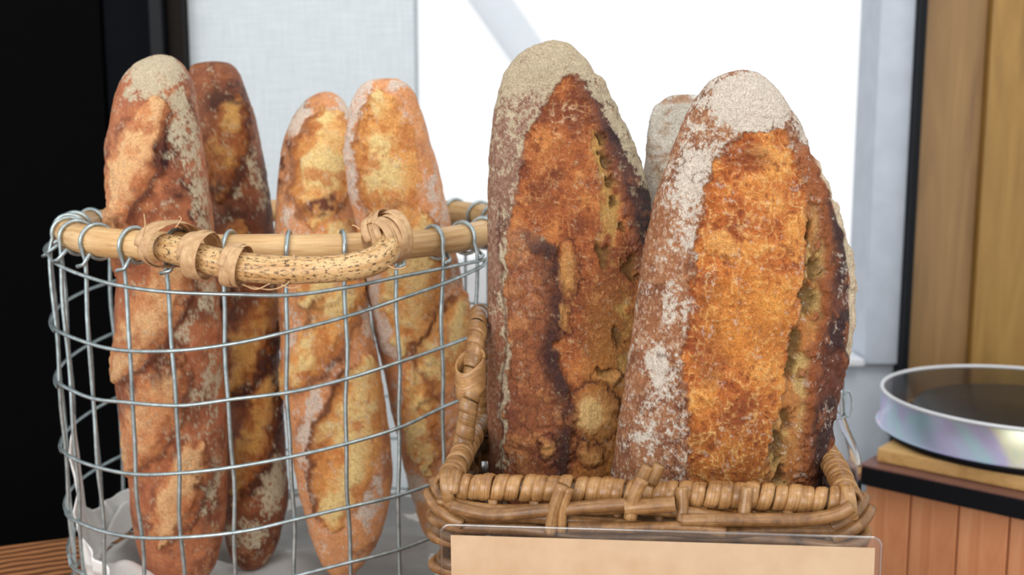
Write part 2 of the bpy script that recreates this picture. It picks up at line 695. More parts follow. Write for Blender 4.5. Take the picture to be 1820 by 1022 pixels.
# white awning arm outdoors, crossing the top of the window
aw = MB()
pa, pb = at(830, -60, 3.4), at(985, 165, 3.4)
dv = (pb - pa)
nv = Vector((-dv.z, 0, dv.x)).normalized()
aw.box((pa + pb) / 2, dv / 2, nv * 0.055, (0, 0.02, 0))
tag(aw.build('awning_arm', M_AWN, None, False, 0.004), 'white slanting awning arm outdoors beyond the bright window', 'awning arm')

# ------------------------------------------------------------------ table
A_, B_ = onz(0, 969, TZ), onz(740, 880, TZ)
ed = (B_ - A_).normalized()
bk = Vector((-ed.y, ed.x, 0))
C_ = onz(1150, 831, TZ)
tw, td = 1.5, 1.05
tc = C_ - ed * tw / 2 - bk * td / 2
tbl = empty('table', (tc.x, tc.y, 0), 'brown wooden table with ringed grain under the two baskets', 'table')
box_obj('tabletop', tc + Vector((0, 0, -0.02)), ed * tw / 2, bk * td / 2, (0, 0, 0.02), M_TABLE, tbl, 0.004)
for sx in (-1, 1):
    for sy in (-1, 1):
        p = tc + ed * sx * (tw / 2 - 0.06) + bk * sy * (td / 2 - 0.06)
        box_obj('leg', (p.x, p.y, (TZ - 0.0405) / 2), ed * 0.03, bk * 0.03, (0, 0, (TZ - 0.0405) / 2), M_TABLE, tbl, 0.003)

# ------------------------------------------------------------------ counter at right with boards and cake
S1, S2 = onz(1528, 825, KZ), onz(1820, 886, KZ)
ce = (S2 - S1).normalized()
cb = Vector((-ce.y, ce.x, 0))
CT = 0.024
cl, cdp = 0.9, 0.30
cc = S1 + ce * cl / 2 + cb * cdp / 2
ctr = empty('plank_counter', (cc.x, cc.y, 0), 'orange-brown counter of upright planks with black-edged top, behind wicker basket', 'counter')
box_obj('countertop', cc + Vector((0, 0, -0.001)), ce * cl / 2, cb * cdp / 2, (0, 0, 0.001), M_SLAB, ctr, 0)
box_obj('black_edge', cc + Vector((0, 0, -0.002 - CT / 2)), ce * (cl / 2), cb * cdp / 2, (0, 0, CT / 2), M_BLACK2, ctr, 0.002)
pw = 0.058
nump = int(cl / pw)
pz = KZ - 0.002 - CT - 0.0005
pm = None
for side in (0,):
    for k in range(nump):
        p = S1 + ce * (k + 0.5) * pw + cb * 0.03
        if pm is None:
            mm = MB()
            mm.box((0, 0, 0), ce * (pw / 2 - 0.0008), cb * 0.009, (0, 0, pz / 2))
            po = mm.build('plank', M_PLANK, ctr, False, 0.002)
            pm = po.data
        else:
            po = bpy.data.objects.new('plank', pm)
            COL.objects.link(po)
            po.parent = ctr
            po.matrix_parent_inverse = Matrix.Translation(-ctr.location)
        po.location = (p.x, p.y, pz / 2 + 0.0003 * (k % 2))
box_obj('carcass', (cc.x + cb.x * 0.02, cc.y + cb.y * 0.02, pz / 2), ce * (cl / 2 - 0.004), cb * (cdp / 2 - 0.045), (0, 0, pz / 2), M_DFRAME, ctr, 0)

CKC = at(1822, 706, 1.37)
bd = S1 + ce * 0.305 + cb * 0.20
bdc = Vector((CKC.x, CKC.y, KZ))
# square board whose front edge runs along the counter edge
bq = bdc - S1
bu, bv = bq.dot(ce), bq.dot(cb)
b0, b1 = max(0.012, bu - 0.20), bu + 0.20
f0 = 0.022
f1 = cdp - 0.004
bc = S1 + ce * (b0 + b1) / 2 + cb * (f0 + f1) / 2
brd = box_obj('wooden_board', bc + Vector((0, 0, 0.0095)), ce * (b1 - b0) / 2, cb * (f1 - f0) / 2, (0, 0, 0.009), M_BOARD, None, 0.003)
tag(brd, 'yellowish wooden serving board under the clear cake cover', 'board')
R_C = 0.176
zc = KZ + 0.019
m = MB()
m.lathe([(0.0, 0.0), (0.168, 0.0), (0.172, 0.004), (0.172, 0.010), (0.164, 0.011), (0.160, 0.006), (0.0, 0.006)], 72, (CKC.x, CKC.y, zc))
tag(m.build('cake_plate', M_BLACK2), 'round black plate on the wooden board under the cover', 'plate')
m = MB()
m.lathe([(0.0, 0.0), (0.125, 0.0), (0.132, 0.004), (0.134, 0.028), (0.128, 0.035), (0.0, 0.037)], 64, (CKC.x, CKC.y, zc + 0.0065))
tag(m.build('cake', M_CAKE), 'flat dark chocolate cake under the clear plastic cover', 'cake')
cov = empty('cake_cover', (CKC.x, CKC.y, zc), 'low round clear plastic cake cover with rainbow sheen', 'cover')
m = MB()
m.lathe([(R_C + 0.004, 0.0115), (R_C, 0.013), (R_C - 0.002, 0.052), (R_C - 0.004, 0.056)], 96, (CKC.x, CKC.y, zc))
m.build('cover_wall', M_COVERW, cov)
m = MB()
m.lathe([(R_C - 0.0045, 0.0562), (R_C - 0.03, 0.061), (R_C - 0.09, 0.065), (0.0, 0.066)], 96, (CKC.x, CKC.y, zc))
m.build('cover_top', M_COVER, cov)
m = MB()
th = np.linspace(0, 2 * math.pi, 96, endpoint=False)
m.tube(np.stack([CKC.x + (R_C - 0.002) * np.cos(th), CKC.y + (R_C - 0.002) * np.sin(th), np.full(96, zc + 0.056)], 1), 0.0024, 8, True)
m.build('cover_rim', M_WHITE, cov)

# ------------------------------------------------------------------ bread
FL_C = lambda c: lin(c)


def loaf(name, label, cat, group, table, ytop, ybot, Yc, paint, nr, nc, ratio=0.8, back=0.75, flat=0.92, seed=1):
    """table: rows (py, left px, right px) of the outline; Yc: depth as a number or (py list, depth list)"""
    t = np.array(table, float)
    s_of = lambda y: np.arccos(np.clip(1 - 2 * (y - ytop) / (ybot - ytop), -1, 1)) / math.pi
    s = np.linspace(0.0, 1.0, nr)
    s = np.concatenate([[0.004], s[1:-1], [0.996]])
    ts = s_of(t[:, 0])
    cxm = pchip(ts, (t[:, 1] + t[:, 2]) / 2, np.clip(s, ts[0], ts[-1]))
    hwp = pchip(np.concatenate([[0], ts, [1]]), np.concatenate([[0], (t[:, 2] - t[:, 1]) / 2, [0]]), s)
    y = ytop + (ybot - ytop) * (1 - np.cos(math.pi * s)) / 2
    Yr = np.interp(y, Yc[0], Yc[1]) if isinstance(Yc, tuple) else np.full(nr, Yc)
    nf = int(nc * 0.74)
    a = np.concatenate([np.linspace(0, math.pi, nf, endpoint=False), np.linspace(math.pi, 2 * math.pi, nc - nf, endpoint=False)])
    u = (cxm - 910) / F
    v = (511 - y) / F
    dy, dz = cP + v * sP, -sP + v * cP
    tt = Yr / dy
    cx, zz, hw = u * tt, CAMZ + dz * tt, hwp / F * tt
    ca, sa = np.cos(a), np.sin(a)
    ca = np.sign(ca) * np.abs(ca) ** flat
    sb = np.where(sa > 0, np.abs(sa) ** flat, -back * np.abs(sa) ** flat)
    X = cx[:, None] - hw[:, None] * ca[None, :]
    Yy = Yr[:, None] - ratio * hw[:, None] * sb[None, :]
    Z = np.broadcast_to(zz[:, None], X.shape)
    P = np.stack([X, Yy, Z], -1)
    # wobble of the whole body so that it is not a turned shape
    d1 = np.gradient(P, axis=0)
    d2 = (np.roll(P, -1, 1) - np.roll(P, 1, 1))
    N = np.cross(d2, d1)
    N /= np.linalg.norm(N, axis=-1)[..., None] + 1e-12
    out = np.stack([X - cx[:, None], Yy - Yr[:, None], 0 * X], -1)
    if (np.sum(N * out, -1)).mean() < 0:
        N = -N
    Q = P - np.array([0, 0, CAMZ])
    dep = Q[..., 1] * cP - Q[..., 2] * sP
    px = 910 + F * Q[..., 0] / dep
    py = 511 - F * (Q[..., 1] * sP + Q[..., 2] * cP) / dep
    bkm = sm(0.05, -0.35, np.broadcast_to(sa[None, :], X.shape))
    Pn = P + np.array([seed * 1.7, seed * 0.9, seed * 2.3])
    colr, rough, disp = paint(px, py, Pn, bkm)
    fade = np.minimum(1, np.sin(math.pi * s) * 8)[:, None]
    P = P + N * (disp * fade)[..., None]
    n = nr * nc
    V = P.reshape(-1, 3)
    idx = np.arange(n).reshape(nr, nc)
    j2 = np.roll(idx, -1, 1)
    Fq = np.stack([idx[:-1], idx[1:], j2[1:], j2[:-1]], -1).reshape(-1, 4)
    me = bpy.data.meshes.new(name)
    top = V[:nc].mean(0)
    bot = V[-nc:].mean(0)
    V = np.vstack([V, top, bot])
    # caps as triangles
    T1 = np.stack([np.full(nc, n), idx[0], j2[0]], -1)
    T2 = np.stack([np.full(nc, n + 1), j2[-1], idx[-1]], -1)
    nl = Fq.size + T1.size + T2.size
    me.vertices.add(len(V))
    base = np.array([top[0], Yr.mean(), zz[-1]])
    me.vertices.foreach_set('co', (V - base).astype(np.float32).ravel())
    me.loops.add(nl)
    me.loops.foreach_set('vertex_index', np.concatenate([Fq.ravel(), T1.ravel(), T2.ravel()]).astype(np.int32))
    npol = len(Fq) + 2 * nc
    me.polygons.add(npol)
    st = np.concatenate([np.arange(len(Fq)) * 4, len(Fq) * 4 + np.arange(2 * nc) * 3]).astype(np.int32)
    me.polygons.foreach_set('loop_start', st)
    me.update(calc_edges=True)
    me.validate()
    ca_ = me.attributes.new('Col', 'FLOAT_COLOR', 'POINT')
    C = np.ones((len(V), 4), np.float32)
    C[:n, :3] = np.clip(colr.reshape(-1, 3), 0.001, 1)
    C[n, :3], C[n + 1, :3] = C[0, :3], C[n - 1, :3]
    ca_.data.foreach_set('color', C.ravel())
    ra = me.attributes.new('Rough', 'FLOAT', 'POINT')
    R = np.full(len(V), 0.6, np.float32)
    R[:n] = np.clip(rough, 0.15, 1).ravel()
    ra.data.foreach_set('value', R)
    o = link(name, me, M_BREAD)
    o.location = base
    # outward faces
    bm_n = np.array(me.polygons[len(Fq) // 2].normal)
    tag(o, label, cat, group)
    return o


def fibres(P, seed):
    """torn crumb: wandering thin ridges"""
    W = P + 0.006 * (np.stack([vnoise(P * 90, seed), vnoise(P * 90 + 31, seed + 1), vnoise(P * 90 + 77, seed + 2)], -1) - 0.5)
    return ridged(W * np.array([0.8, 1.0, 1.0]), 235, 3, seed)


def flour(c, P, seed, soft=0.2):
    """speckled flour where the cover c (0..1) is high"""
    n = fbm(P, 120, 3, seed) * 0.35 + fbm(P, 380, 3, seed + 11) * 0.35 + fbm(P, 1000, 2, seed + 23) * 0.30
    n = np.clip((n - 0.5) * 3.0 + 0.5, 0, 1)
    return sm(n - soft, n + soft, np.clip(c, -0.2, 1.1))


def near(px, py, cx, cy, rx, ry, an=0.0):
    return sm(0.0, 0.55, blob(px, py, cx, cy, rx, ry, an))


def paint_right(px, py, P, bk):
    n1 = fbm(P, 35, 4, 1)
    n2 = fbm(P, 120, 4, 2)
    n3 = fbm(P, 420, 3, 3)
    x = px + 14 * (n2 - 0.5) * 2 + 10 * (n3 - 0.5)
    y = py + 14 * (fbm(P, 110, 3, 8) - 0.5) * 2
    eL = crv([225, 238, 262, 330, 420, 520, 640, 760, 900, 1200], [1386, 1325, 1288, 1256, 1242, 1228, 1218, 1224, 1226, 1226])(y)
    eR = crv([225, 300, 350, 420, 470, 560, 640, 720, 800, 900, 1200], [1388, 1428, 1440, 1434, 1437, 1424, 1404, 1390, 1370, 1362, 1362])(y)
    eI = crv([225, 280, 330, 400, 450, 560, 620, 720, 800, 900, 1200], [1395, 1432, 1450, 1456, 1464, 1458, 1440, 1430, 1424, 1428, 1428])(y)
    top = sm(222, 236, y)
    crumb = sm(-4, 4, x - eL) * (1 - sm(-7, 7, x - eR)) * top
    band = sm(-5, 5, x - eR) * (1 - sm(-8, 8, x - eI)) * top * sm(330, 400, y)
    ear = sm(-6, 6, x - np.where(y < 365, eR, eI)) * sm(215, 290, y)
    crumb = crumb * (1 - ear)
    crust = 1 - np.clip(crumb + band + ear, 0, 1)
    fib = fibres(P, 11)
    w1, w2, wid = worley(P + 0.006 * (n2[..., None] - 0.5), 85, 5)
    edge = w2 - w1
    col = np.empty(px.shape + (3,))
    col[:] = lin((160, 104, 68))
    col = mixc(col, lin((114, 68, 48)), sm(0.42, 0.66, n1) * 0.75)
    col = mixc(col, lin((190, 134, 92)), sm(0.5, 0.7, n2) * 0.5)
    col = mixc(col, lin((206, 172, 142)), sm(0.54, 0.66, n3) * 0.6)
    cr = np.empty_like(col)
    cr[:] = lin((200, 112, 48))
    cr = mixc(cr, lin((234, 160, 78)), sm(0.48, 0.68, n1) * 0.85)
    cr = mixc(cr, lin((154, 76, 34)), sm(0.52, 0.34, n1) * 0.85)
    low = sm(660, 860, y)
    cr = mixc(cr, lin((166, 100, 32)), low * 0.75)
    cr = mixc(cr, lin((250, 200, 126)), sm(0.55, 0.88, fib) * 0.65)
    cr = mixc(cr, lin((124, 54, 24)), sm(0.38, 0.12, fib) * 0.7)
    bub = np.maximum(np.clip(blob(x, y, 1282, 430, 38, 26, 0.5), 0, 1), np.clip(blob(x, y, 1345, 268, 24, 14), 0, 1))
    cr = mixc(cr, lin((228, 166, 92)), sm(0, 0.5, bub) * 0.7)
    bring = np.exp(-((blob(x, y, 1282, 430, 38, 26, 0.5) + 0.05) / 0.09) ** 2)
    brow = np.maximum(near(x, y, 1322, 280, 66, 34, 0.2), 0.9 * near(x, y, 1265, 640, 40, 70, 0.1))
    brow = np.maximum(brow, 0.8 * near(x, y, 1310, 745, 26, 60, 0.25))
    cr = mixc(cr, lin((136, 66, 32)), brow * 0.6)
    cr = mixc(cr, lin((130, 62, 28)), bring * 0.45)
    cr = mixc(cr, lin((232, 160, 66)), near(x, y, 1330, 560, 120, 110) * 0.35)
    col = mixc(col, cr, crumb)
    pale = np.empty_like(col)
    pale[:] = lin((206, 172, 108))
    pale = mixc(pale, lin((160, 114, 58)), sm(0.45, 0.65, n2))
    pale = mixc(pale, lin((190, 112, 52)), sm(0.48, 0.64, n1) * 0.75)
    col = mixc(col, pale, band)
    dk = np.empty_like(col)
    dk[:] = lin((108, 58, 38))
    dk = mixc(dk, lin((58, 30, 26)), sm(0.42, 0.62, n1))
    dk = mixc(dk, lin((160, 92, 50)), sm(0.54, 0.72, n2) * 0.7)
    dk = mixc(dk, lin((176, 100, 46)), sm(26, 0, x - eI) * 0.7)
    col = mixc(col, dk, ear)
    hole = np.full_like(px, -1.0)
    for hx, hy, rx, ry in ((1440, 410, 7, 26), (1449, 478, 12, 22), (1440, 532, 15, 36), (1418, 615, 13, 34), (1408, 655, 12, 24), (1402, 745, 11, 26), (1385, 800, 13, 34), (1388, 850, 11, 20)):
        hole = np.maximum(hole, blob(x, y, hx, hy, rx, ry, 0.1))
    hol = sm(-0.1, 0.5, hole)
    col = mixc(col, lin((120, 88, 46)), hol * 0.8)
    bl = sm(560, 720, y) * crust * sm(70, 20, np.abs(eL - px)) + 0.2 * crust
    col = mixc(col, lin((104, 54, 36)), sm(0.09, 0.02, edge) * bl * 0.6)
    # flour cover
    c = 0.88 * near(px, py, 1335, 178, 92, 66) + 0.30 * sm(340, 200, py)
    strip = sm(74, 36, eL - px) * sm(-2, 10, eL - px)
    c = c + strip * sm(235, 280, py) * (0.72 - 0.50 * sm(390, 470, py)) * (0.5 + 1.1 * (n1 - 0.35))
    c = c + 0.30 * near(px, py, 1212, 330, 44, 80, 0.35) + 0.45 * near(px, py, 1190, 545, 20, 55)
    c = c + 0.72 * near(px, py, 1166, 648, 24, 50) + 0.25 * near(px, py, 1150, 760, 34, 70) + 0.12
    c = c + 0.06 * sm(500, 700, py) + 0.75 * near(px, py, 1440, 240, 26, 56, -0.4)
    c = c * (1 - 0.97 * np.clip(crumb + band + 0.85 * ear, 0, 1))
    fm = flour(c, P, 201)
    col = mixc(col, lin((222, 212, 198)), fm * 0.9)
    rimp = sm(-2, 2, px - crv([280, 350, 420, 500, 560, 620, 660], [1442, 1470, 1494, 1506, 1506, 1500, 1510])(py) + 5 * (n2 - 0.5)) * sm(270, 300, py)
    col = mixc(col, lin((226, 208, 178)), rimp * 0.9)
    col = mixc(col, lin((216, 200, 172)), bk * 0.8)
    c1, c2, _ = worley(P + 0.012 * (n2[..., None] - 0.5), 26, 21)
    crk = sm(0.022, 0.004, c2 - c1) * crust * sm(0.47, 0.6, n1)
    col = mixc(col, lin((100, 56, 36)), crk * 0.6)
    rough = 0.44 + 0.42 * fm + 0.14 * crumb + 0.25 * band - 0.06 * bl
    lip = np.exp(-((x - eL + 7) / 8.0) ** 2) * top
    d = 0.0028 * (n1 - 0.5) + 0.0013 * (n2 - 0.5) + 0.0006 * (n3 - 0.5)
    d = d + lip * 0.0012 * (1 - crumb)
    mid = np.clip((x - eL) / np.maximum(eR - eL, 30), 0, 1)
    d = d + crumb * (-0.0020 + 0.0050 * np.sin(math.pi * mid) + 0.0013 * (fib - 0.4))
    d = d + sm(0, 0.4, bub) * 0.0015 - bring * crumb * 0.0007
    d = d - band * 0.0036 - hol * 0.0055
    d = d + ear * (0.0014 + 0.0036 * (n2 - 0.45) + 0.0018 * sm(0.6, 0.1, w1))
    d = d + bl * 0.0011 * sm(0.0, 0.25, edge) * (0.4 + wid) - crk * 0.0008
    return col, rough, d


def paint_left(px, py, P, bk):
    n1 = fbm(P, 35, 4, 41)
    n2 = fbm(P, 120, 4, 42)
    n3 = fbm(P, 420, 3, 43)
    x = px + 14 * (n2 - 0.5) * 2 + 8 * (n3 - 0.5)
    y = py + 14 * (fbm(P, 110, 3, 48) - 0.5) * 2
    eL = crv([128, 160, 190, 240, 310, 380, 430, 520, 600, 700, 900, 1200], [1012, 986, 963, 938, 922, 913, 906, 903, 907, 900, 900, 900])(y)
    eD = crv([380, 430, 450, 500, 560, 620, 660, 700, 760, 850, 1200], [925, 968, 985, 998, 1003, 986, 1000, 1012, 1022, 1010, 1005])(y)
    eE = crv([128, 180, 240, 300, 360, 420, 500, 600, 700, 1200], [1018, 1042, 1064, 1090, 1108, 1124, 1142, 1150, 1150, 1150])(y)
    eF = crv([128, 200, 260, 330, 400, 500], [1030, 1066, 1098, 1130, 1158, 1190])(y)
    top = sm(128, 142, y)
    zone = sm(-4, 4, x - eL) * (1 - sm(-6, 6, x - eE)) * top
    shell = zone * (1 - sm(-7, 7, x - eD)) * sm(390, 450, y)       # blistered skin below
    crumb = zone * (1 - np.clip(shell, 0, 1))
    ear = sm(-6, 6, x - eE) * top
    crust = 1 - np.clip(zone + ear, 0, 1)
    fib = fibres(P, 51)
    w1, w2, wid = worley(P + 0.006 * (n2[..., None] - 0.5), 60, 55)
    edge = w2 - w1
    v1, v2, vid = worley(P + 0.006 * (n2[..., None] - 0.5), 120, 57)
    col = np.empty(px.shape + (3,))
    col[:] = lin((146, 106, 88))
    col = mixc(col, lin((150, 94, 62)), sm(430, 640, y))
    col = mixc(col, lin((120, 80, 62)), sm(0.48, 0.68, n1) * 0.8)
    col = mixc(col, lin((188, 156, 136)), sm(0.5, 0.66, n3) * 0.45)
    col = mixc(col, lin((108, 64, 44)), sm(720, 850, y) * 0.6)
    cr = np.empty_like(col)
    cr[:] = lin((172, 96, 48))
    cr = mixc(cr, lin((210, 136, 72)), sm(0.5, 0.68, n1) * 0.8)
    cr = mixc(cr, lin((124, 62, 34)), sm(0.5, 0.34, n1) * 0.8)
    cr = mixc(cr, lin((228, 170, 108)), sm(0.58, 0.92, fib) * 0.5)
    cr = mixc(cr, lin((104, 46, 24)), sm(0.36, 0.1, fib) * 0.65)
    cr = mixc(cr, lin((182, 124, 54)), sm(420, 640, y) * sm(1010, 1080, x) * 0.65)
    cr = mixc(cr, lin((222, 188, 150)), np.maximum(near(x, y, 1005, 200, 40, 22), near(x, y, 990, 215, 20, 40)) * sm(0.5, 0.8, fib) * 0.8)
    col = mixc(col, cr, crumb)
    sh = np.empty_like(col)
    sh[:] = lin((150, 88, 52))
    sh = mixc(sh, lin((128, 68, 48)), sm(0.46, 0.64, n1) * 0.75)
    sh = mixc(sh, lin((202, 138, 84)), sm(0.48, 0.68, n2) * 0.55)
    sh = mixc(sh, lin((200, 156, 132)), near(px, py, 940, 500, 40, 90) * sm(0.45, 0.7, n3) * 0.4)
    sh = mixc(sh, lin((84, 42, 30)), sm(0.06, 0.015, v2 - v1) * 0.35)
    sh = mixc(sh, lin((74, 36, 30)), sm(0.05, 0.012, edge) * 0.45)
    sh = mixc(sh, lin((54, 27, 25)), sm(34, 6, np.abs(x - eD + 10)) * sm(0.30, 0.52, n1 + 0.08) * 0.9)
    col = mixc(col, sh, shell)
    dk = np.empty_like(col)
    dk[:] = lin((92, 54, 44))
    dk = mixc(dk, lin((54, 30, 30)), sm(0.42, 0.6, n1))
    dk = mixc(dk, lin((152, 90, 54)), sm(0.56, 0.72, n2) * 0.6)
    dk = mixc(dk, lin((168, 92, 46)), sm(16, 0, x - eE) * 0.5)
    col = mixc(col, dk, ear)
    bc = crv([215, 300, 360, 440, 480, 560, 640, 700], [1054, 1078, 1088, 1082, 1090, 1110, 1112, 1112])(y)
    band = sm(20, 8, np.abs(x - bc)) * sm(220, 250, y) * sm(720, 620, y) * sm(0.36, 0.5, n1 + 0.12 * (n2 - 0.5)) * crumb
    col = mixc(col, lin((200, 160, 90)), band * 0.85)
    hole = np.full_like(px, -1.0)
    for hx, hy, rx, ry in ((1066, 245, 7, 13), (1078, 283, 8, 17), (1086, 322, 8, 15), (1089, 358, 8, 14), (1074, 458, 13, 24), (1106, 402, 8, 15), (1122, 478, 13, 26), (1100, 600, 14, 22), (1075, 662, 16, 12)):
        hole = np.maximum(hole, blob(x, y, hx, hy, rx, ry, -0.15))
    hol = sm(-0.1, 0.5, hole) * (1 - crust)
    col = mixc(col, lin((130, 98, 54)), hol * 0.75)
    B = np.full_like(px, -1.0)
    for hx, hy, rx, ry in ((1056, 738, 48, 52), (1080, 672, 26, 18), (1008, 480, 22, 52), (972, 790, 16, 22), (1050, 810, 26, 20), (1005, 560, 14, 30)):
        B = np.maximum(B, blob(x, y, hx, hy, rx, ry))
    Bm = sm(0, 0.6, B)
    col = mixc(col, lin((212, 156, 90)), Bm * 0.75 * (1 - crust))
    col = mixc(col, lin((232, 196, 132)), near(x, y, 1046, 738, 28, 38) * 0.75)
    ring = np.exp(-((B + 0.04) / 0.06) ** 2) * (1 - crust)
    col = mixc(col, lin((78, 38, 26)), ring * 0.85)
    # flour cover
    c = 0.52 * sm(215, 110, py) + 0.36 * sm(400, 150, py)
    c = c + 0.13 * sm(860, 480, py)
    c = c + sm(9, 2, np.abs(x - eL + 5)) * (0.25 + 0.55 * sm(390, 440, y)) * sm(140, 180, y)
    c = c * np.clip(crust, 0, 1) + 0.85 * sm(-4, 10, x - eF) * sm(420, 260, y) * ear
    fm = flour(c, P, 231)
    col = mixc(col, lin((204, 190, 160)), fm * 0.82)
    col = mixc(col, lin((190, 166, 134)), bk * 0.6)
    c1, c2, _ = worley(P + 0.012 * (n2[..., None] - 0.5), 24, 61)
    crk = sm(0.022, 0.004, c2 - c1) * crust * sm(0.42, 0.55, n1) * sm(230, 330, py)
    col = mixc(col, lin((96, 60, 46)), crk * 0.75)
    # one long crack down the left crust
    lc = crv([330, 430, 520, 600, 700, 800], [890, 886, 896, 902, 890, 892])(y)
    lcm = sm(3.0, 0.8, np.abs(px - lc + 8 * (n2 - 0.5))) * sm(330, 380, py)
    col = mixc(col, lin((92, 56, 42)), lcm * 0.6)
    rough = 0.40 + 0.42 * fm + 0.10 * crumb + 0.2 * band - 0.13 * shell
    d = 0.0030 * (n1 - 0.5) + 0.0014 * (n2 - 0.5) + 0.0006 * (n3 - 0.5)
    d = d + np.exp(-((x - eL + 6) / 7.0) ** 2) * top * 0.0012
    d = d + crumb * (-0.0012 + 0.0012 * (fib - 0.4))
    d = d + shell * (0.0022 + 0.0014 * sm(0.0, 0.3, edge) * (0.3 + wid) + 0.0007 * sm(0.0, 0.2, v2 - v1) * vid)
    d = d + shell * sm(26, 6, np.abs(x - eD + 10)) * 0.0020
    d = d + ear * (0.0024 + 0.003 * (n2 - 0.4)) - band * 0.0018 - hol * 0.0048
    d = d + Bm * 0.0030 - ring * 0.0010 - crk * 0.0008 - lcm * 0.0008
    return col, rough, d


def paint_back(px, py, P, bk):
    n1, n2, n3 = fbm(P, 40, 4, 71), fbm(P, 130, 4, 72), fbm(P, 420, 3, 73)
    col = np.empty(px.shape + (3,))
    col[:] = lin((206, 200, 188))
    col = mixc(col, lin((180, 156, 130)), sm(0.46, 0.66, n1) * 0.8)
    col = mixc(col, lin((226, 222, 214)), sm(0.5, 0.65, n2) * 0.6)
    c1, c2, _ = worley((P + 0.012 * (n2[..., None] - 0.5)) * np.array([1, 1, 1.7]), 24, 75)
    crk = sm(0.08, 0.02, c2 - c1) * sm(0.4, 0.55, n1)
    col = mixc(col, lin((166, 118, 80)), crk * 0.7)
    return col, 0.85 + 0 * px, 0.0035 * (n1 - 0.5) + 0.0012 * (n2 - 0.5) - 0.0008 * crk


def paint_baguette(scores, flours, darks, base, gold, pale, cover, seed, floursh=(214, 202, 172)):
    """scores: (cx, cy, half length, half width, angle, burnt lip side) slashes; flours: (cx, cy, rx, ry, angle, cover); darks: burnt patches, also a painted rim shadow"""
    def f(px, py, P, bk):
        n1, n2, n3 = fbm(P, 40, 4, seed), fbm(P, 130, 4, seed + 1), fbm(P, 380, 3, seed + 2)
        x = px + 14 * (n2 - 0.5) * 2 + 12 * (n1 - 0.5) * 2
        y = py + 14 * (fbm(P, 100, 3, seed + 4) - 0.5) * 2
        fib = fibres(P, seed + 9)
        lb, lg, lp_ = np.array(lin(base)), np.array(lin(gold)), np.array(lin(pale))
        col = np.empty(px.shape + (3,))
        col[:] = lb
        col = mixc(col, lb * np.array([0.5, 0.42, 0.40]), sm(0.45, 0.66, n1) * 0.75)
        col = mixc(col, (lg + lb) / 2, sm(0.48, 0.66, n2) * 0.6)
        d = 0.0032 * (n1 - 0.5) + 0.0012 * (n2 - 0.5) + 0.0004 * (n3 - 0.5)
        inn = np.zeros_like(px)
        lipm = np.zeros_like(px)
        for cx, cy, hl, hw, an, burn in scores:
            c, s = math.cos(an), math.sin(an)
            u = ((x - cx) * c + (y - cy) * s) / hl
            v = (-(x - cx) * s + (y - cy) * c)
            w = hw * np.clip(1 - u * u, 0, 1) ** 0.7
            k = sm(7, -7, np.abs(v) - w) * (np.abs(u) < 1)
            t = v / np.maximum(w, 6)
            g = np.empty_like(col)
            g[:] = lg
            g = mixc(g, lp_, sm(0.30, 0.85, 0.80 * np.clip(1 - t * t, 0, 1) + 1.5 * (n1 - 0.5) + 0.5 * (n2 - 0.5)) * 0.92)
            g = mixc(g, lg * np.array([0.72, 0.50, 0.40]), sm(0.48, 0.32, fbm(P, 60, 4, seed + 15)) * 0.75)
            g = mixc(g, lp_ * np.array([1.05, 1.1, 1.25]), sm(0.6, 0.95, fib) * 0.35)
            g = mixc(g, lg * np.array([0.6, 0.40, 0.30]), sm(0.36, 0.15, fib) * 0.4)
            g = mixc(g, lg * np.array([0.50, 0.34, 0.28]), sm(0.25, 1.0, t * np.sign(burn)) * 0.6 * abs(burn))
            col = mixc(col, g, k)
            inn = np.maximum(inn, k)
            lp = np.exp(-((v * np.sign(burn) - w - 2) / 6.0) ** 2) * sm(0.95, 0.8, np.abs(u)) * abs(burn)
            col = mixc(col, lb * np.array([0.22, 0.15, 0.15]), lp * 0.9)
            lipm = np.maximum(lipm, lp)
            d = d + k * (0.0005 + 0.0035 * np.clip(1 - t * t, 0, 1) - 0.0034 * sm(0.5, 1.0, t * np.sign(burn)) + 0.0008 * (fib - 0.4))
        d = d + lipm * 0.0050
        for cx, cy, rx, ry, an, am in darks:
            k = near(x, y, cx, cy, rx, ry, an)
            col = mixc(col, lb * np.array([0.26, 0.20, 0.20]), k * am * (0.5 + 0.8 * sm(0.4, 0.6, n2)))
        c = np.full_like(px, cover)
        for cx, cy, rx, ry, an, am in flours:
            c = np.maximum(c, near(x, y, cx, cy, rx, ry, an) * am)
        c = c * (1 - 0.9 * inn) * (1 - 0.5 * lipm)
        fm = flour(c, P, seed + 40, 0.22)
        col = mixc(col, lin(floursh), fm * 0.9)
        col = mixc(col, lin((196, 160, 116)), bk * 0.6)
        return col, 0.38 + 0.46 * fm - 0.04 * inn, d
    return f


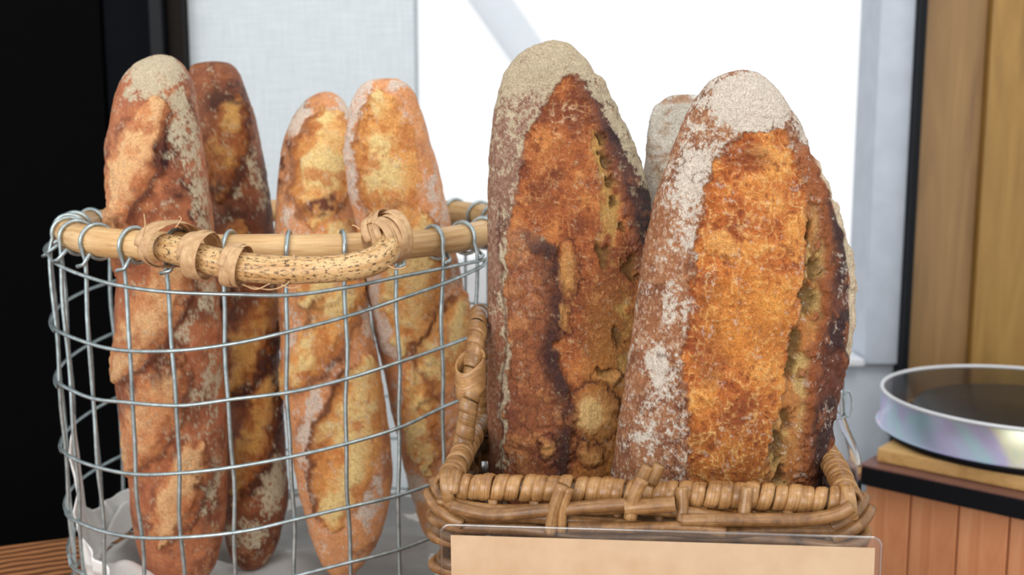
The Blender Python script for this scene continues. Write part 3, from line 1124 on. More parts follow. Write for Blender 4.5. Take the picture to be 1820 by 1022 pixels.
loaf('bread_loaf', 'broad tan loaf with wide golden slash at the right of wicker basket', 'bread', None,
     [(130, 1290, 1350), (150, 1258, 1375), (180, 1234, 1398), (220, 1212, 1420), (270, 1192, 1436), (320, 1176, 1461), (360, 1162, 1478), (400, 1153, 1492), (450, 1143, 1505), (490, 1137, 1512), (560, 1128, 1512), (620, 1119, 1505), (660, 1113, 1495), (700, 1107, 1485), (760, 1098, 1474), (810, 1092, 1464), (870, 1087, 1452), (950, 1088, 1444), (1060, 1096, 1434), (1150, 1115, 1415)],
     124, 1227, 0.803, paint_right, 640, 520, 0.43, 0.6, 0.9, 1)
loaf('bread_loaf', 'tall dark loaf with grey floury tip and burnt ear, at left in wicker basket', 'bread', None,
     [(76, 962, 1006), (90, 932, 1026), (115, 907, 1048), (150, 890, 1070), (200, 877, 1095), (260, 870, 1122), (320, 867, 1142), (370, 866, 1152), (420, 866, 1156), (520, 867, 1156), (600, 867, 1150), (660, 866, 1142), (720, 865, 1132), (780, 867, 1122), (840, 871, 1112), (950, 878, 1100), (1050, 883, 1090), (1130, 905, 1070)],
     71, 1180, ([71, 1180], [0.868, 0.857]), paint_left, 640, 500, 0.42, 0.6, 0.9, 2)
loaf('bread_loaf', 'pale grey floury loaf peeking out behind the two slashed loaves', 'bread', None,
     [(176, 1180, 1262), (190, 1163, 1300), (220, 1153, 1320), (280, 1146, 1330), (340, 1141, 1338), (450, 1136, 1340), (700, 1136, 1336), (900, 1140, 1330), (1050, 1165, 1300)],
     168, 1118, 0.893, paint_back, 260, 160, 0.27, 0.7, 0.8, 3)

HR = math.radians
loaf('baguette', 'leftmost baguette in wire basket, cream floury tip and dark spotted crust', 'bread', None,
     [(103, 262, 310), (120, 232, 328), (150, 214, 341), (200, 200, 350), (260, 191, 360), (320, 192, 369), (400, 203, 379), (480, 209, 385), (560, 208, 391), (640, 206, 396), (720, 215, 400), (800, 227, 403), (880, 234, 402), (950, 243, 396), (1010, 262, 380)],
     97, 1046, 0.925 * WS,
     paint_baguette([(240, 285, 128, 42, HR(112), -1), (268, 560, 150, 46, HR(120), -1), (270, 740, 120, 42, HR(115), -0.8), (205, 420, 70, 24, HR(98), 0.2), (320, 880, 100, 36, HR(112), -0.8)],
                    [(272, 130, 80, 62, 0, 0.95), (326, 235, 120, 36, HR(80), 0.66), (358, 370, 100, 26, HR(82), 0.60), (370, 520, 60, 26, HR(70), 0.62), (372, 690, 90, 24, HR(95), 0.55), (372, 860, 90, 30, HR(100), 0.6), (240, 160, 40, 26, HR(120), 0.6), (330, 585, 50, 18, HR(120), 0.5), (340, 700, 40, 18, HR(110), 0.5)],
                    [(302, 275, 36, 60, HR(20), 0.95), (330, 330, 46, 36, 0, 0.8), (335, 215, 26, 60, HR(-8), 0.7), (235, 385, 40, 18, HR(160), 0.5), (300, 640, 28, 66, HR(30), 0.7), (352, 400, 28, 70, 0, 0.85), (360, 540, 40, 50, 0, 0.6), (350, 720, 34, 50, HR(20), 0.6), (370, 880, 30, 80, 0, 0.6)],
                    (188, 112, 72), (224, 152, 98), (244, 194, 138), 0.07, 101), 340, 210, 0.85, 0.85, 1.0, 4)
loaf('baguette', 'dark brown baguette with amber slash, tucked second from the left behind', 'bread', None,
     [(114, 345, 408), (130, 335, 425), (170, 330, 441), (220, 332, 456), (290, 340, 470), (350, 350, 480), (410, 360, 486), (500, 372, 492), (600, 382, 496), (700, 392, 500), (800, 396, 507), (880, 395, 512), (940, 398, 500), (985, 408, 484)],
     109, 1013, ([109, 1013], [1.05 * WS, 0.976 * WS]),
     paint_baguette([(402, 265, 100, 34, HR(100), -0.8), (395, 470, 90, 30, HR(115), -1), (448, 610, 110, 34, HR(112), -1), (452, 780, 120, 30, HR(106), -1)],
                    [(458, 320, 90, 14, HR(76), 0.5), (470, 560, 80, 20, HR(100), 0.55), (486, 700, 70, 18, HR(100), 0.6), (484, 860, 80, 36, HR(100), 0.75), (440, 950, 60, 40, 0, 0.5), (425, 340, 30, 16, HR(120), 0.45)],
                    [(410, 170, 70, 30, HR(-20), 0.7), (400, 340, 40, 30, 0, 0.7), (430, 380, 50, 26, 0, 0.7), (475, 350, 16, 90, 0, 0.6), (430, 545, 40, 30, HR(-30), 0.6), (480, 640, 24, 60, HR(20), 0.6)],
                    (146, 82, 48), (190, 116, 56), (226, 170, 92), 0.06, 131), 300, 190, 0.85, 0.85, 1.0, 5)
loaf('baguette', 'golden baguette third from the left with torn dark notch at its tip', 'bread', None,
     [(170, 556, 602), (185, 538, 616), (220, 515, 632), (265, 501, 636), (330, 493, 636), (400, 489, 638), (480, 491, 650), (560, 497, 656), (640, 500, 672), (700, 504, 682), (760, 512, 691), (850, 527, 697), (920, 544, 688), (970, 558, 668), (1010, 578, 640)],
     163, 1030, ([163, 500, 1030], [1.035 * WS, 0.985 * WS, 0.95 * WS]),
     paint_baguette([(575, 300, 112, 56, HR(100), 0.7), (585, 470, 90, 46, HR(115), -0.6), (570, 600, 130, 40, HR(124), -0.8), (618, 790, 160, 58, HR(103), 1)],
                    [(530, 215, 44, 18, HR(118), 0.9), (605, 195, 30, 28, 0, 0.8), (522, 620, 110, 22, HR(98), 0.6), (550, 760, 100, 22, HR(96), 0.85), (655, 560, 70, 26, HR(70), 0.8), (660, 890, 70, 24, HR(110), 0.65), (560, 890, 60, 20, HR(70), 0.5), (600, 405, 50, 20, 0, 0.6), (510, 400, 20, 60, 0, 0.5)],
                    [(575, 368, 60, 22, HR(-14), 0.8), (541, 194, 12, 16, 0.4, 1.2), (505, 290, 14, 70, HR(10), 0.8), (600, 640, 26, 16, HR(-30), 0.8), (560, 560, 14, 50, HR(30), 0.6)],  # first patch is the basket rim's shadow painted into the crust
                    (236, 164, 112), (248, 176, 98), (255, 226, 154), 0.13, 161, (232, 216, 200)), 330, 210, 0.7, 0.85, 1.0, 6)  # crust tones raised to carry the window's backlight in the colour
loaf('baguette', 'rightmost baguette in wire basket, orange gold with pale floury sides', 'bread', None,
     [(144, 652, 716), (158, 636, 732), (190, 622, 746), (230, 615, 760), (300, 613, 780), (360, 624, 794), (420, 637, 806), (500, 651, 822), (560, 661, 838), (600, 668, 843), (680, 686, 838), (750, 700, 822), (820, 716, 806), (880, 730, 792), (920, 742, 780)],
     139, 955, ([139, 500, 955], [0.942 * WS, 0.985 * WS, 1.055 * WS]),
     paint_baguette([(688, 295, 140, 56, HR(83), 0.5), (735, 500, 130, 52, HR(96), -0.5), (785, 620, 110, 40, HR(112), 0.8), (745, 740, 100, 36, HR(82), -0.6)],
                    [(640, 175, 70, 26, HR(115), 0.85), (624, 300, 130, 16, HR(85), 0.8), (778, 370, 100, 26, HR(76), 0.6), (685, 560, 120, 32, HR(76), 0.95), (800, 520, 70, 28, HR(100), 0.55), (715, 720, 70, 24, HR(78), 0.8), (730, 870, 70, 44, 0, 0.85), (710, 150, 40, 20, 0, 0.7)],
                    [(700, 360, 30, 18, 0, 0.35)],
                    (240, 168, 116), (249, 178, 100), (255, 227, 156), 0.17, 191, (234, 218, 204)), 330, 210, 0.66, 0.85, 1.0, 7)  # window backlight worked into these lighter crust colours as well

# ------------------------------------------------------------------ wire basket
WC = Vector((-0.205 * WS, 1.01 * WS, 0))
RW = 0.207 * WS                        # ring of the wires
ZR = CAMZ - 0.093 * WS                 # rim rod centre
RR = 0.0115 * WS                       # rod radius
Z0 = TZ + 0.0045
wb = empty('wire_basket', (WC.x, WC.y, TZ), 'round galvanised wire mesh basket with bamboo rim and handle', 'basket')


def rod_uv(name, pts, r, mat, parent, closed=False, sides=20, knots=()):
    m = MB()
    P = np.asarray(pts)
    n = len(P)
    seg = np.linalg.norm(np.diff(P, axis=0), axis=1)
    Ls = np.concatenate([[0], np.cumsum(seg)])
    rr_ = np.full(n, r)
    rng = np.random.RandomState(3)
    rr_ = rr_ * (1 + 0.03 * np.sin(Ls * 30) + 0.02 * np.sin(Ls * 71 + 1))
    for k in knots:
        rr_ = rr_ + 0.0012 * np.exp(-((Ls - k) / 0.004) ** 2)
    m.tube(P, rr_, sides, closed)
    o = m.build(name, mat, parent)
    me = o.data
    uv = me.uv_layers['UVMap']
    vi = np.empty(len(me.loops), np.int32)
    me.loops.foreach_get('vertex_index', vi)
    ring, j = vi // sides, vi % sides
    U = np.stack([np.abs(j / sides - 0.5) * 4.0, Ls[np.minimum(ring, n - 1)] * 10], 1)
    uv.data.foreach_set('uv', U.astype(np.float32).ravel())
    return o


th = np.linspace(0, 2 * math.pi, 200, endpoint=False) + 1.9
rim_r = RW - RR - 0.002
wob = lambda t: 0.003 * np.sin(3 * t + 0.5) + 0.002 * np.sin(5 * t)
rod_uv('rim', np.stack([WC.x + (rim_r + wob(th)) * np.cos(th), WC.y + (rim_r + wob(th)) * np.sin(th), ZR + 0.002 * np.sin(2 * th)], 1), RR, M_RIM, wb, True, 20, (0.2, 0.55, 0.9, 1.15))


def wall_r(z):
    return RW - 0.004 * np.clip((ZR - z) / 0.3, 0, 1) + 0.002


def hit(px, py):
    """near side of the basket wall seen at (px, py)"""
    dx, dy, dz = ray(px, py)
    r = RW
    for _ in range(3):
        a, b, c = dx * dx + dy * dy, -2 * (dx * WC.x + dy * WC.y), WC.x ** 2 + WC.y ** 2 - r * r
        D = max(b * b - 4 * a * c, 0)
        t = (-b - math.sqrt(D)) / (2 * a)
        z = CAMZ + dz * t
        r = float(wall_r(z))
    return math.atan2(dy * t - WC.y, dx * t - WC.x), z


rows = [
    [(92, 462), (150, 490), (210, 507), (300, 519), (410, 523), (505, 525), (615, 511), (705, 493), (810, 472), (862, 461)],
    [(100, 585), (130, 600), (210, 622), (300, 624), (420, 610), (510, 590), (617, 562), (705, 533), (805, 497), (862, 470)],
    [(105, 680), (125, 692), (165, 708), (225, 715), (310, 721), (425, 708), (515, 697), (620, 672), (705, 645), (800, 612), (850, 592)],
    [(112, 800), (160, 826), (230, 842), (320, 841), (435, 827), (525, 810), (622, 787), (710, 760), (795, 720), (833, 704)],
    [(120, 915), (145, 930), (185, 945), (240, 955), (325, 955), (445, 942), (530, 922), (625, 900), (710, 880), (775, 857)],
]
last = None
rowz = []
for rw in rows:
    an, zz = zip(*[hit(*p) for p in rw])
    an = np.unwrap(np.array(an))
    rowz.append((an, np.array(zz)))
# rows under the frame's lower edge
an, zz = rowz[-1]
rowz.append((an, zz - 0.050))
rowz.append((np.linspace(-math.pi, 0, 9), np.full(9, Z0 + 0.004)))
for k, (an, zz) in enumerate(rowz):
    a0, a1 = an[0], an[-1]
    q = np.linspace(a0, a0 + 2 * math.pi, 220, endpoint=False)
    span = a1 - a0
    zf = pchip(an, zz, np.clip(q, a0, a1)) if span > 0 else None
    back = q > a1
    t = (q - a1) / (a0 + 2 * math.pi - a1)
    zb = zz[-1] + (zz[0] - zz[-1]) * sm(0, 1, t) + 0.006 * np.sin(t * 9 + k)
    z = np.where(back, zb, zf)
    r = wall_r(z) + 0.0004
    m = MB()
    m.tube(np.stack([WC.x + r * np.cos(q), WC.y + r * np.sin(q), z], 1), 0.00175, 7, True)
    m.build('ring_wire', M_WIRE, wb)
# upright wires, each hooked round the rim rod
NV = 30
front = [292, 406, 507, 615, 705, 806]
base_a = hit(507, 560)[0]
rng = random.Random(5)
for k in range(NV):
    a = base_a + 2 * math.pi * k / NV + rng.uniform(-0.012, 0.012)
    e = np.array([math.cos(a), math.sin(a), 0])
    tg = np.array([-math.sin(a), math.cos(a), 0])
    c0 = np.array([WC.x, WC.y, 0])
    zs = np.linspace(Z0, ZR - 0.014, 22)
    wv = 0.0012 * np.sin(zs * 30 + k * 1.7) + 0.0005 * np.sin(zs * 80 + k)
    pts = [c0 + e * (wall_r(z) - 0.0028 + 0.0008 * math.sin(z * 55 + k)) + tg * w + np.array([0, 0, z]) for z, w in zip(zs, wv)]
    rc = c0 + e * (rim_r + wob(a)) + np.array([0, 0, ZR + 0.002 * math.sin(2 * a)])
    hr = RR + 0.0022
    w0 = wv[-1]
    for t in np.linspace(-0.25, 2 * math.pi - 0.7, 26):
        sl = 0.0085 * (t + 0.25) / 6.0
        pts.append(rc + e * (hr * math.cos(t)) + np.array([0, 0, hr * math.sin(t)]) + tg * (w0 + sl * (1 if k % 2 else 1)))
    # tail twisted back round the upright
    pts.append(c0 + e * (RW + 0.003) + tg * (w0 + 0.0050) + np.array([0, 0, ZR - RR - 0.004]))
    pts.append(c0 + e * (RW + 0.0045) + tg * (w0 - 0.0030) + np.array([0, 0, ZR - RR - 0.006]))
    m = MB()
    m.tube(pts, 0.00185, 7)
    m.build('upright_wire', M_WIRE, wb)
# wire bottom: crossing rods
for k in range(9):
    o_ = -0.16 + 0.04 * k
    h_ = math.sqrt(max((RW - 0.006) ** 2 - o_ ** 2, 0))
    for ax in (0, 1):
        m = MB()
        if ax:
            pts = [(WC.x + o_, WC.y - h_, Z0), (WC.x + o_, WC.y + h_, Z0)]
        else:
            pts = [(WC.x - h_, WC.y + o_, Z0 - 0.0025), (WC.x + h_, WC.y + o_, Z0 - 0.0025)]
        m.tube(pts, 0.0013, 6)
        m.build('base_wire', M_WIRE, wb)

# handle: bent bamboo rod tied on with raffia
hp = [at(292, 440, 0.8800), at(322, 447, 0.8690), at(370, 462, 0.8580), at(430, 474, 0.8492), at(500, 480, 0.8426), at(570, 479, 0.8404), at(630, 473, 0.8426), at(668, 462, 0.8503), at(688, 444, 0.8635), at(690, 425, 0.8800)]
hpath = smooth_path(hp, 110)
hd = rod_uv('handle', hpath, 0.0112, M_HANDLE, wb, False, 20)
rng = random.Random(11)


def binding(name, c, ax, r1, r2, turns, width, n=40, slip=0.004, parent=None, up=(0, 0, 1)):
    """raffia strip wound round an axis in uneven layers"""
    ax = Vector(ax).normalized()
    u = ax.cross(Vector(up)).normalized()
    v = u.cross(ax)
    m = MB()
    P, N = [], []
    tot = int(turns * n)
    for i in range(tot):
        t = 2 * math.pi * i / n
        f = i / tot
        rr_ = 1 + 0.06 * math.sin(t * 1.7) + 0.10 * f
        off = ax * (slip * (f - 0.5) * 2 + 0.0022 * math.sin(t + 0.4))
        d = u * (r1 * math.cos(t)) + v * (r2 * math.sin(t))
        P.append(Vector(c) + d * rr_ + off)
        N.append(d.normalized())
    P = np.array([tuple(p) for p in P])
    N = np.array([tuple(p) for p in N])
    m.strip(P, N, width * (0.85 + 0.25 * np.sin(np.linspace(0, 9, tot))), 0.0006, 10)
    return m.build(name, M_RAFFIA, parent)


ip = lambda f: hpath[int(f * 109)]
ia = lambda f: hpath[min(int(f * 109) + 2, 109)] - hpath[max(int(f * 109) - 2, 0)]
binding('raffia_tie', (Vector(ip(0.02)) + Vector((-0.001, 0.010, 0.002))), ia(0.03), 0.0264, 0.0176, 3.4, 0.00506, parent=wb, slip=0.007)
binding('raffia_tie', Vector(ip(0.20)) + Vector((0, 0.004, 0.0015)), ia(0.20) + np.array([0.0, 0, 0.002]), 0.0193, 0.0176, 2.3, 0.00682, parent=wb, slip=0.004)
binding('raffia_tie', Vector(ip(0.315)) + Vector((0, 0.002, 0)), ia(0.315), 0.0154, 0.0160, 3.2, 0.00484, parent=wb, slip=0.004)
binding('raffia_tie', Vector(ip(0.955)) + Vector((-0.002, 0.006, 0.002)), ia(0.93) + np.array([0.006, 0, 0.0]), 0.0182, 0.0182, 4.5, 0.00396, parent=wb, slip=0.010)
binding('raffia_tie', Vector(ip(0.985)) + Vector((-0.004, 0.010, 0.004)), (0.8, -0.2, 0.55), 0.0198, 0.0182, 3.0, 0.00374, parent=wb, slip=0.008)
m = MB()
for pts in ([(522, 452), (524, 470), (519, 492), (508, 506), (480, 515), (440, 508)], [(430, 505), (455, 514), (480, 504)], [(500, 506), (515, 512), (535, 510)],
            [(312, 405), (322, 390), (318, 384)], [(254, 420), (258, 400), (256, 380)], [(685, 470), (705, 478), (722, 474)], [(660, 410), (664, 396), (670, 388)], [(640, 408), (632, 402), (626, 400)]):
    m.tube(smooth_path([at(a, b, 0.834 + 0.012 * (a < 450 or a > 600)) for a, b in pts], 16), 0.0006, 6)
tag(m.build('raffia_fray', M_RAFFIA, wb), kind='stuff')

# ------------------------------------------------------------------ paper and cloth in the wire basket
m = MB()
q = np.linspace(0, 2 * math.pi, 72, endpoint=False)
rows_ = []
for i, r in enumerate(np.linspace(0.004, RW - 0.018, 16)):
    rows_.append(np.stack([WC.x + r * np.cos(q), WC.y + r * np.sin(q), Z0 + 0.0022 + 0.0015 * np.sin(6 * q + r * 60) * (r / 0.19)], 1))
m.grid(rows_, False, True)
pp = m.build('paper_liner', M_PAPER)
tag(pp, 'pale grey paper sheet covering the bottom of the wire basket', 'paper')
# cloth: climbs the left wall, folds on the floor
aL = np.linspace(HR(150), HR(262), 90)
hts = np.interp(np.degrees(aL), [150, 160, 170, 180, 188, 193, 198, 203, 210, 220, 232, 246, 262], [0.035, 0.04, 0.04, 0.04, 0.06, 0.115, 0.165, 0.11, 0.075, 0.055, 0.040, 0.034, 0.020])
sv = np.linspace(0, 1, 34)
V = []
for i, a in enumerate(aL):
    for s in sv:
        fold = 0.006 * math.sin(a * 17 + s * 3) + 0.004 * math.sin(a * 31 + 1.0 + s * 7)
        if s < 0.5:                         # up the wall
            t = 1 - s * 2
            z = Z0 + 0.010 + hts[i] * t
            r = RW - 0.006 - 0.012 * (1 - t) - abs(fold) * (0.3 + 0.5 * t)
        else:                               # over the floor, puffed up
            t = (s - 0.5) * 2
            r = RW - 0.018 - np.interp(math.degrees(a), [150, 205, 225, 262], [0.006, 0.008, 0.075, 0.085]) * t
            z = Z0 + 0.010 + 0.020 * math.sin(math.pi * min(1, t * 1.05)) * (0.6 + 0.6 * math.sin(a * 7)) ** 2 + 0.4 * abs(fold)
        V.append((WC.x + r * math.cos(a), WC.y + r * math.sin(a), max(z, Z0 + 0.007)))
fs = []
for i in range(len(aL) - 1):
    for j in range(len(sv) - 1):
        k = i * len(sv) + j
        fs.append((k, k + 1, k + len(sv) + 1, k + len(sv)))
cl_ = link('cloth', mesh(V, fs), M_CLOTH)
md = cl_.modifiers.new('thickness', 'SOLIDIFY')
md.thickness = 0.0014
tag(cl_, 'crumpled white cotton cloth along the inside of the wire basket, lower left', 'cloth')

# ------------------------------------------------------------------ wicker basket
ZK = CAMZ - 0.25                  # rim height
FLc, FRc = onz(793, 863, ZK), onz(1513, 889, ZK)
wu = (FRc - FLc).normalized()
wv_ = Vector((-wu.y, wu.x, 0))
KW = (FRc - FLc).length / 2
KD = 0.100
KC = (FLc + FRc) / 2 + wv_ * KD
wk = empty('wicker_basket', (KC.x, KC.y, TZ), 'rectangular brown wicker basket with wrapped rim holding the big loaves', 'basket')
rngk = np.random.RandomState(8)


def rr(s, off, rc=0.02, a=None, b=None):
    """point and outward normal on the rounded rectangle at fraction s (0 = middle of the front, going right)"""
    a = (KW if a is None else a) + off
    b = (KD if b is None else b) + off
    r = max(rc + off, 0.004)
    la, lb, lc = 2 * (a - r), 2 * (b - r), r * math.pi / 2
    tot = 2 * la + 2 * lb + 4 * lc
    d = (s % 1.0) * tot
    x, y, nx, ny = 0, 0, 0, -1
    segs = [('l', la / 2, (0, -b), (1, 0)), ('c', lc, (a - r, -b + r), -90), ('l', lb, (a, -b + r), (0, 1)), ('c', lc, (a - r, b - r), 0),
            ('l', la, (a - r, b), (-1, 0)), ('c', lc, (-a + r, b - r), 90), ('l', lb, (-a, b - r), (0, -1)), ('c', lc, (-a + r, -b + r), 180), ('l', la / 2, (-a + r, -b), (1, 0))]
    for kd, ln, p, q_ in segs:
        if d <= ln + 1e-12:
            if kd == 'l':
                return np.array([p[0] + q_[0] * d, p[1] + q_[1] * d]), np.array([q_[1], -q_[0]])
            an = math.radians(q_) + d / r
            return np.array([p[0] + r * math.cos(an), p[1] + r * math.sin(an)]), np.array([math.cos(an), math.sin(an)])
        d -= ln
    return np.array([0, -b]), np.array([0, -1])


def kw(p2, z):
    v = KC + wu * float(p2[0]) + wv_ * float(p2[1])
    return np.array([v.x, v.y, z])


def taper(z):
    return 0.012 - 0.010 * np.clip((ZK - z) / (ZK - TZ), 0, 1)


PER = 2 * (2 * KW + 2 * KD)
# base
m = MB()
m.grid([[kw(rr(s, -0.030)[0], z) for s in np.linspace(0, 1, 60, endpoint=False)] for z in (TZ + 0.003, TZ + 0.010)], False, True)
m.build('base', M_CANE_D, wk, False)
# stakes
NS = 34
smesh = None
for k in range(NS):
    s = (k + 0.35) / NS
    p1, n_ = rr(s, -0.004)
    p2, _ = rr(s, 0.008)
    pts = [kw(p1 * (1 - t) + p2 * t, TZ + 0.004 + (ZK - 0.006 - TZ - 0.004) * t) for t in np.linspace(0, 1, 6)]
    m = MB()
    m.tube(pts, 0.0034, 8)
    m.build('stake', M_CANE, wk)
# weavers
zrow = ZK - 0.042
row = 0
while zrow > TZ + 0.012:
    m = MB()
    pts = []
    nn = 272
    o0 = float(taper(zrow))
    for i in range(nn):
        s = i / nn
        w = math.cos(math.pi * (s * NS - 0.35) + math.pi * (row % 2))
        p, n_ = rr(s, o0 + 0.0052 * w - 0.001)
        pts.append(kw(p, zrow + 0.0008 * math.sin(s * 40 + row * 2)))
    m.tube(pts, 0.0040, 8, True)
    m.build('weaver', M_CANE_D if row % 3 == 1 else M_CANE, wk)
    zrow -= 0.0112
    row += 1
# thick border strands that wind round under the rim
bdr = [(0.0095, -0.0105, 0.0023, 3, 0.0, 0.0046), (0.0125, -0.0185, 0.0022, 2, 1.6, 0.0048), (0.0130, -0.0265, 0.0016, 3, 3.0, 0.0046), (0.0100, -0.0335, 0.0014, 2, 4.4, 0.0044), (0.0055, -0.0165, 0.002, 3, 2.2, 0.0042), (0.0055, -0.0260, 0.0015, 2, 0.6, 0.0042)]
for off, dz, amp, kk, ph, r in bdr:
    m = MB()
    nn = 220
    pts = []
    for i in range(nn):
        s = i / nn
        p, n_ = rr(s, off + 0.0022 * math.sin(2 * math.pi * s * kk * 2 + ph))
        pts.append(kw(p, ZK + dz + amp * math.cos(2 * math.pi * s * kk * 2 + ph * 1.3) + 0.0006 * math.sin(s * 90)))
    m.tube(pts, r * (1 + 0.04 * np.sin(np.linspace(0, 60, nn))), 10, True)
    m.build('border_cane', M_CANE if r > 0.0045 else M_CANE_D, wk)


def kpt(px, py, dY=0.0):
    """front face of the basket seen at (px, py), dY nearer the camera"""
    o_ = FLc - wv_ * (0.016 + dY)
    d = Vector(ray(px, py))
    t = (o_ - Vector((0, 0, CAMZ))).dot(wv_) / d.dot(wv_)
    return Vector((0, 0, CAMZ)) + d * t


# loose front canes with cut ends
for pts, r in (([(800, 900), (870, 915), (960, 908), (1060, 900), (1110, 897), (1195, 899)], 0.0046), ([(1110, 903), (1150, 900), (1200, 896)], 0.0052),
               ([(1210, 925), (1300, 924), (1420, 924), (1480, 916), (1515, 900)], 0.0046), ([(1010, 937), (1100, 938), (1220, 937), (1290, 946)], 0.0040)):
    m = MB()
    m.tube(smooth_path([kpt(a, b, 0.003 + 0.002 * (r > 0.005)) for a, b in pts], 40), r, 12)
    m.build('border_cane', M_WRAP if r > 0.005 else M_CANE, wk)
# short uprights showing over the border
for pts, r in (([(1000, 862), (985, 905), (978, 948)], 0.0044), ([(1012, 868), (1000, 905), (998, 945)], 0.0034), ([(1142, 852), (1128, 880), (1120, 922)], 0.0046), ([(1212, 866), (1213, 930)], 0.0044), ([(1328, 866), (1320, 932)], 0.0044),
               ([(1152, 828), (1138, 858)], 0.0046), ([(1172, 826), (1158, 858)], 0.0042)):
    m = MB()
    hh = -0.012 if pts[0][1] < 840 else (0.0050 if pts[0][0] < 1200 else -0.0005)
    inner_ = 800 < pts[0][0] and pts[0][1] > 840 and pts[0][0] > 1200
    m.tube(smooth_path([kpt(a, b, hh - (0.006 if inner_ and i == 0 else 0)) for i, (a, b) in enumerate(pts)], 14), r, 10)
    m.build('stake_end', M_WRAP, wk)


def wrapped(path, r_core, pitch, w, th, jit, name, n_per=22, core='rim_core', grow=None):
    """a core rod with a cane strip wound tightly round it"""
    P = smooth_path(path, 160)
    seg = np.linalg.norm(np.diff(P, axis=0), axis=1)
    Ls = np.concatenate([[0], np.cumsum(seg)])
    tot = Ls[-1]
    m = MB()
    m.tube(P, r_core, 12)
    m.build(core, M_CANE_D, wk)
    turns = tot / pitch
    n = int(turns * n_per)
    f = np.linspace(0, 1, n)
    l = f * tot + jit * np.sin(f * turns * 1.3) + jit * 0.6 * np.sin(f * turns * 3.1 + 1)
    l = np.clip(l, 0, tot)
    C = np.stack([np.interp(l, Ls, P[:, k]) for k in range(3)], 1)
    T = np.gradient(P, axis=0)
    T /= np.linalg.norm(T, axis=1)[:, None]
    Ti = np.stack([np.interp(l, Ls, T[:, k]) for k in range(3)], 1)
    Ti /= np.linalg.norm(Ti, axis=1)[:, None]
    up = np.array([0, 0, 1.0]) if abs(Ti[0][2]) < 0.8 else np.array([0, -1.0, 0])
    U = np.cross(Ti, up)
    U /= np.linalg.norm(U, axis=1)[:, None]
    Vv = np.cross(U, Ti)
    ang = 2 * math.pi * turns * f
    Nn = U * np.cos(ang)[:, None] + Vv * np.sin(ang)[:, None]
    rad = r_core + th * 0.7 + 0.0005 * np.sin(f * turns * 2.2) + 0.0003 * np.sin(f * turns * 5.7)
    m = MB()
    m.strip(C + Nn * rad[:, None], Nn, w * (1 + 0.10 * np.sin(f * turns * 1.7)), th, 10)
    return m.build(name, M_WRAP, wk)


def kz(x, y, z):
    v = KC + wu * x + wv_ * y
    return (v.x, v.y, z)


wrapped([kz(-KW + 0.002, -KD, ZK - 0.002), kz(-KW * 0.6, -KD, ZK + 0.0005), kz(0, -KD, ZK - 0.0005), kz(KW * 0.5, -KD, ZK), kz(KW - 0.004, -KD, ZK - 0.001)], 0.0062, 0.0090, 0.0047, 0.0021, 0.0010, 'rim_wrap')
wrapped([kz(KW, -KD + 0.004, ZK - 0.002), kz(KW + 0.001, -KD * 0.4, ZK + 0.001), kz(KW, KD * 0.3, ZK + 0.002), kz(KW, KD, ZK)], 0.0060, 0.0064, 0.0034, 0.0018, 0.0006, 'rim_wrap')
wrapped([kz(-KW, -KD + 0.002, ZK - 0.001), kz(-KW + 0.001, -KD * 0.5, ZK + 0.002), kz(-KW, KD * 0.2, ZK), kz(-KW, KD, ZK)], 0.0060, 0.0068, 0.0036, 0.0019, 0.0008, 'rim_wrap')
wrapped([kz(KW, KD, ZK), kz(0, KD, ZK), kz(-KW, KD, ZK)], 0.0060, 0.0098, 0.0050, 0.0020, 0.0010, 'rim_wrap')
# knots at the corners
for sx, ph in ((-1, 0.3), (1, 0.0)):
    m = MB()
    c = Vector(kz(sx * (KW - 0.006), -KD - 0.001, ZK - 0.001))
    t = np.linspace(0, 2 * math.pi * 1.9, 60)
    u, v, w = wu, Vector((0, 0, 1)), -wv_
    P = np.array([tuple(c + u * (sx * 0.006 * (i / 60) + 0.003 * math.sin(tt * 0.5)) + v * (0.0112 * math.sin(tt)) + w * (0.0112 * math.cos(tt))) for i, tt in enumerate(t)])
    N = np.array([tuple(v * math.sin(tt) + w * math.cos(tt)) for tt in t])
    m.strip(P, N, 0.0045, 0.0020, 10)
    m.build('corner_knot', M_WRAP, wk)
# sweeping corner canes
for sx in (-1, 1):
    for j, (o1, z1, z2) in enumerate(((0.006, 0.000, -0.016), (0.010, -0.008, -0.022))):
        m = MB()
        pts = []
        for i in range(26):
            t = i / 25
            s = (0.5 - (0.5 - 0.0)) + 0
            ang = math.radians(-20 - 70 * t) if sx > 0 else math.radians(200 + 70 * t)
            rcn = 0.020 + o1
            pts.append(kz(sx * (KW - 0.014) + rcn * math.cos(ang) * 1.0, -KD + 0.020 + (rcn + 0.004) * math.sin(ang) - 0.0, ZK + z1 + (z2 - z1) * t))
        m.tube(pts, 0.0042, 10)
        m.build('corner_cane', M_CANE, wk)
# side handle at the left, wound with strip
hpts = [at(826, 782, 0.815), at(834, 720, 0.815), at(840, 660, 0.825), at(845, 610, 0.838), at(849, 575, 0.856), at(851, 556, 0.880), at(851, 575, 0.900), at(852, 640, 0.912), at(856, 720, 0.915), at(858, 755, 0.915)]
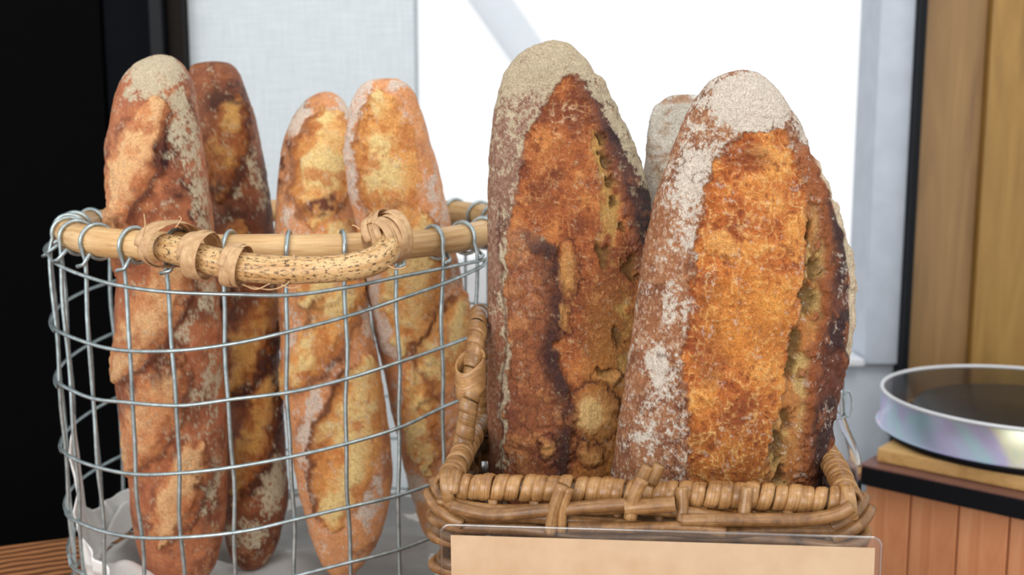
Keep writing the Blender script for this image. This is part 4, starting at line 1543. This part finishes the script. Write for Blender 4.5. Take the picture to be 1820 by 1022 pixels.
# keep the far leg on the rim
hpts[-1] = Vector(kz(-KW, KD * 0.72, ZK + 0.004))
hpts[-2] = Vector(kz(-KW, KD * 0.72, ZK + 0.03))
hpts[-3] = Vector(kz(-KW + 0.001, KD * 0.68, ZK + 0.075))
hpts[0] = Vector(kz(-KW, -KD * 0.25, ZK + 0.004))
wrapped(hpts, 0.0052, 0.0105, 0.0058, 0.0014, 0.0010, 'handle_wrap', 22, 'handle')
m = MB()
c = at(836, 655, 0.823)
for k in range(2):
    t = np.linspace(0, 2 * math.pi, 40)
    P = np.array([tuple(c + Vector((0.0105 * math.cos(tt), 0.0105 * math.sin(tt), -0.010 * k + 0.008 * math.sin(tt + 0.6)))) for tt in t])
    N = np.array([(math.cos(tt), math.sin(tt), 0) for tt in t])
    m.strip(P, N, 0.0065, 0.0012, 10)
m.build('handle_binding', M_WRAP, wk)

# ------------------------------------------------------------------ card in its clear holder
CO = -0.030                       # plane of the card in front of the rim line
o_ = FLc + wv_ * CO


def cpt(px, py):
    d = Vector(ray(px, py))
    t = (o_ - Vector((0, 0, CAMZ))).dot(wv_) / d.dot(wv_)
    return Vector((0, 0, CAMZ)) + d * t


c1, c2 = cpt(801, 951), cpt(1555, 974)
slope = (c2.z - c1.z) / ((c2 - c1).dot(wu))
cu = (wu + Vector((0, 0, slope))).normalized()
cv = cu.cross(wv_).normalized()
if cv.z > 0:
    cv = -cv
wdt, hgt = (c2 - c1).length, 0.095
m = MB()
m.box(c1 + cu * wdt / 2 + cv * hgt / 2, cu * wdt / 2, cv * hgt / 2, wv_ * 0.0003)
tag(m.build('paper_card', M_KRAFT, None, False), 'blank tan kraft paper card in the clear holder', 'card')


def rplate(m, w, h, r, c, th):
    pts = []
    for (sx, sy, a0) in ((1, 1, 0), (-1, 1, 90), (-1, -1, 180), (1, -1, 270)):
        for k in range(7):
            a = math.radians(a0 + 15 * k)
            pts.append((sx * (w / 2 - r) + r * math.cos(a), sy * (h / 2 - r) + r * math.sin(a)))
    m.grid([[tuple(c + cu * p[0] - cv * p[1] + wv_ * z) for p in pts] for z in (-th / 2, th / 2)], False, True)
    return pts


hw_, hh_ = wdt + 0.0105, hgt + 0.012
hc = c1 + cu * wdt / 2 + cv * (hgt / 2 - 0.0012) - cu * 0.0012
hold = empty('sign_holder', tuple(hc + cv * hh_ / 2), 'clear plastic sign holder hung on the front of wicker basket', 'sign holder')
m = MB()
pts = rplate(m, hw_, hh_, 0.006, hc - wv_ * 0.0016, 0.0010)
m.build('front_sheet', M_CLEAR, hold, False)
m = MB()
rplate(m, hw_, hh_, 0.006, hc + wv_ * 0.0016, 0.0010)
m.build('back_sheet', M_CLEAR, hold, False)
m = MB()
m.tube([tuple(hc + cu * p[0] - cv * p[1]) for p in pts], 0.0010, 8, True)
m.build('rolled_edge', M_EDGE, hold)

# ------------------------------------------------------------------ glass bottle behind the basket at right
GY = 1.02
gc = at(1462, 800, GY)
gx = lambda px, py: at(px, py, GY)
prof = []
for px, py in ((1499, 655), (1499, 690), (1500, 735), (1508, 758), (1518, 780), (1527, 806), (1529, 825), (1527, 880), (1526, 1000)):
    p = gx(px, py)
    prof.append((p.x - gc.x, p.z))
zb = TZ + 0.0008
prof = [(r, z) for r, z in prof if z > zb + 0.01]
inner = [(r - 0.0028, z) for r, z in prof]
pr = [(0.0001, zb), (prof[-1][0] - 0.004, zb), (prof[-1][0], zb + 0.004)] + prof[::-1] + [(inner[0][0] + 0.0014, prof[0][1] + 0.002)] + inner + [(inner[-1][0], zb + 0.008), (0.0001, zb + 0.006)]
gb = empty('glass_bottle', (gc.x, gc.y, TZ), 'clear glass bottle half hidden behind the right loaf', 'bottle')
m = MB()
m.lathe(pr, 64, (gc.x, gc.y, 0))
m.build('bottle_body', M_GLASS, gb)
m = MB()
rc_ = at(1497, 722, GY - 0.012)
t = np.linspace(0, 2 * math.pi, 40, endpoint=False)
zr_ = gx(1499, 735).z
rn = (gx(1499, 735).x - gc.x) + 0.0012
m.tube(np.stack([gc.x + rn * np.cos(t), gc.y + rn * np.sin(t), np.full(40, zr_)], 1), 0.0011, 8, True)
lp = np.stack([gc.x + rn + 0.001 + 0.004 * np.sin(t), np.full(40, gc.y - 0.006) + 0.002 * np.cos(t), zr_ + 0.011 + 0.012 * np.cos(t)], 1)
m.tube(lp, 0.0010, 8, True)
m.build('wire_bail', M_WIRE, gb)
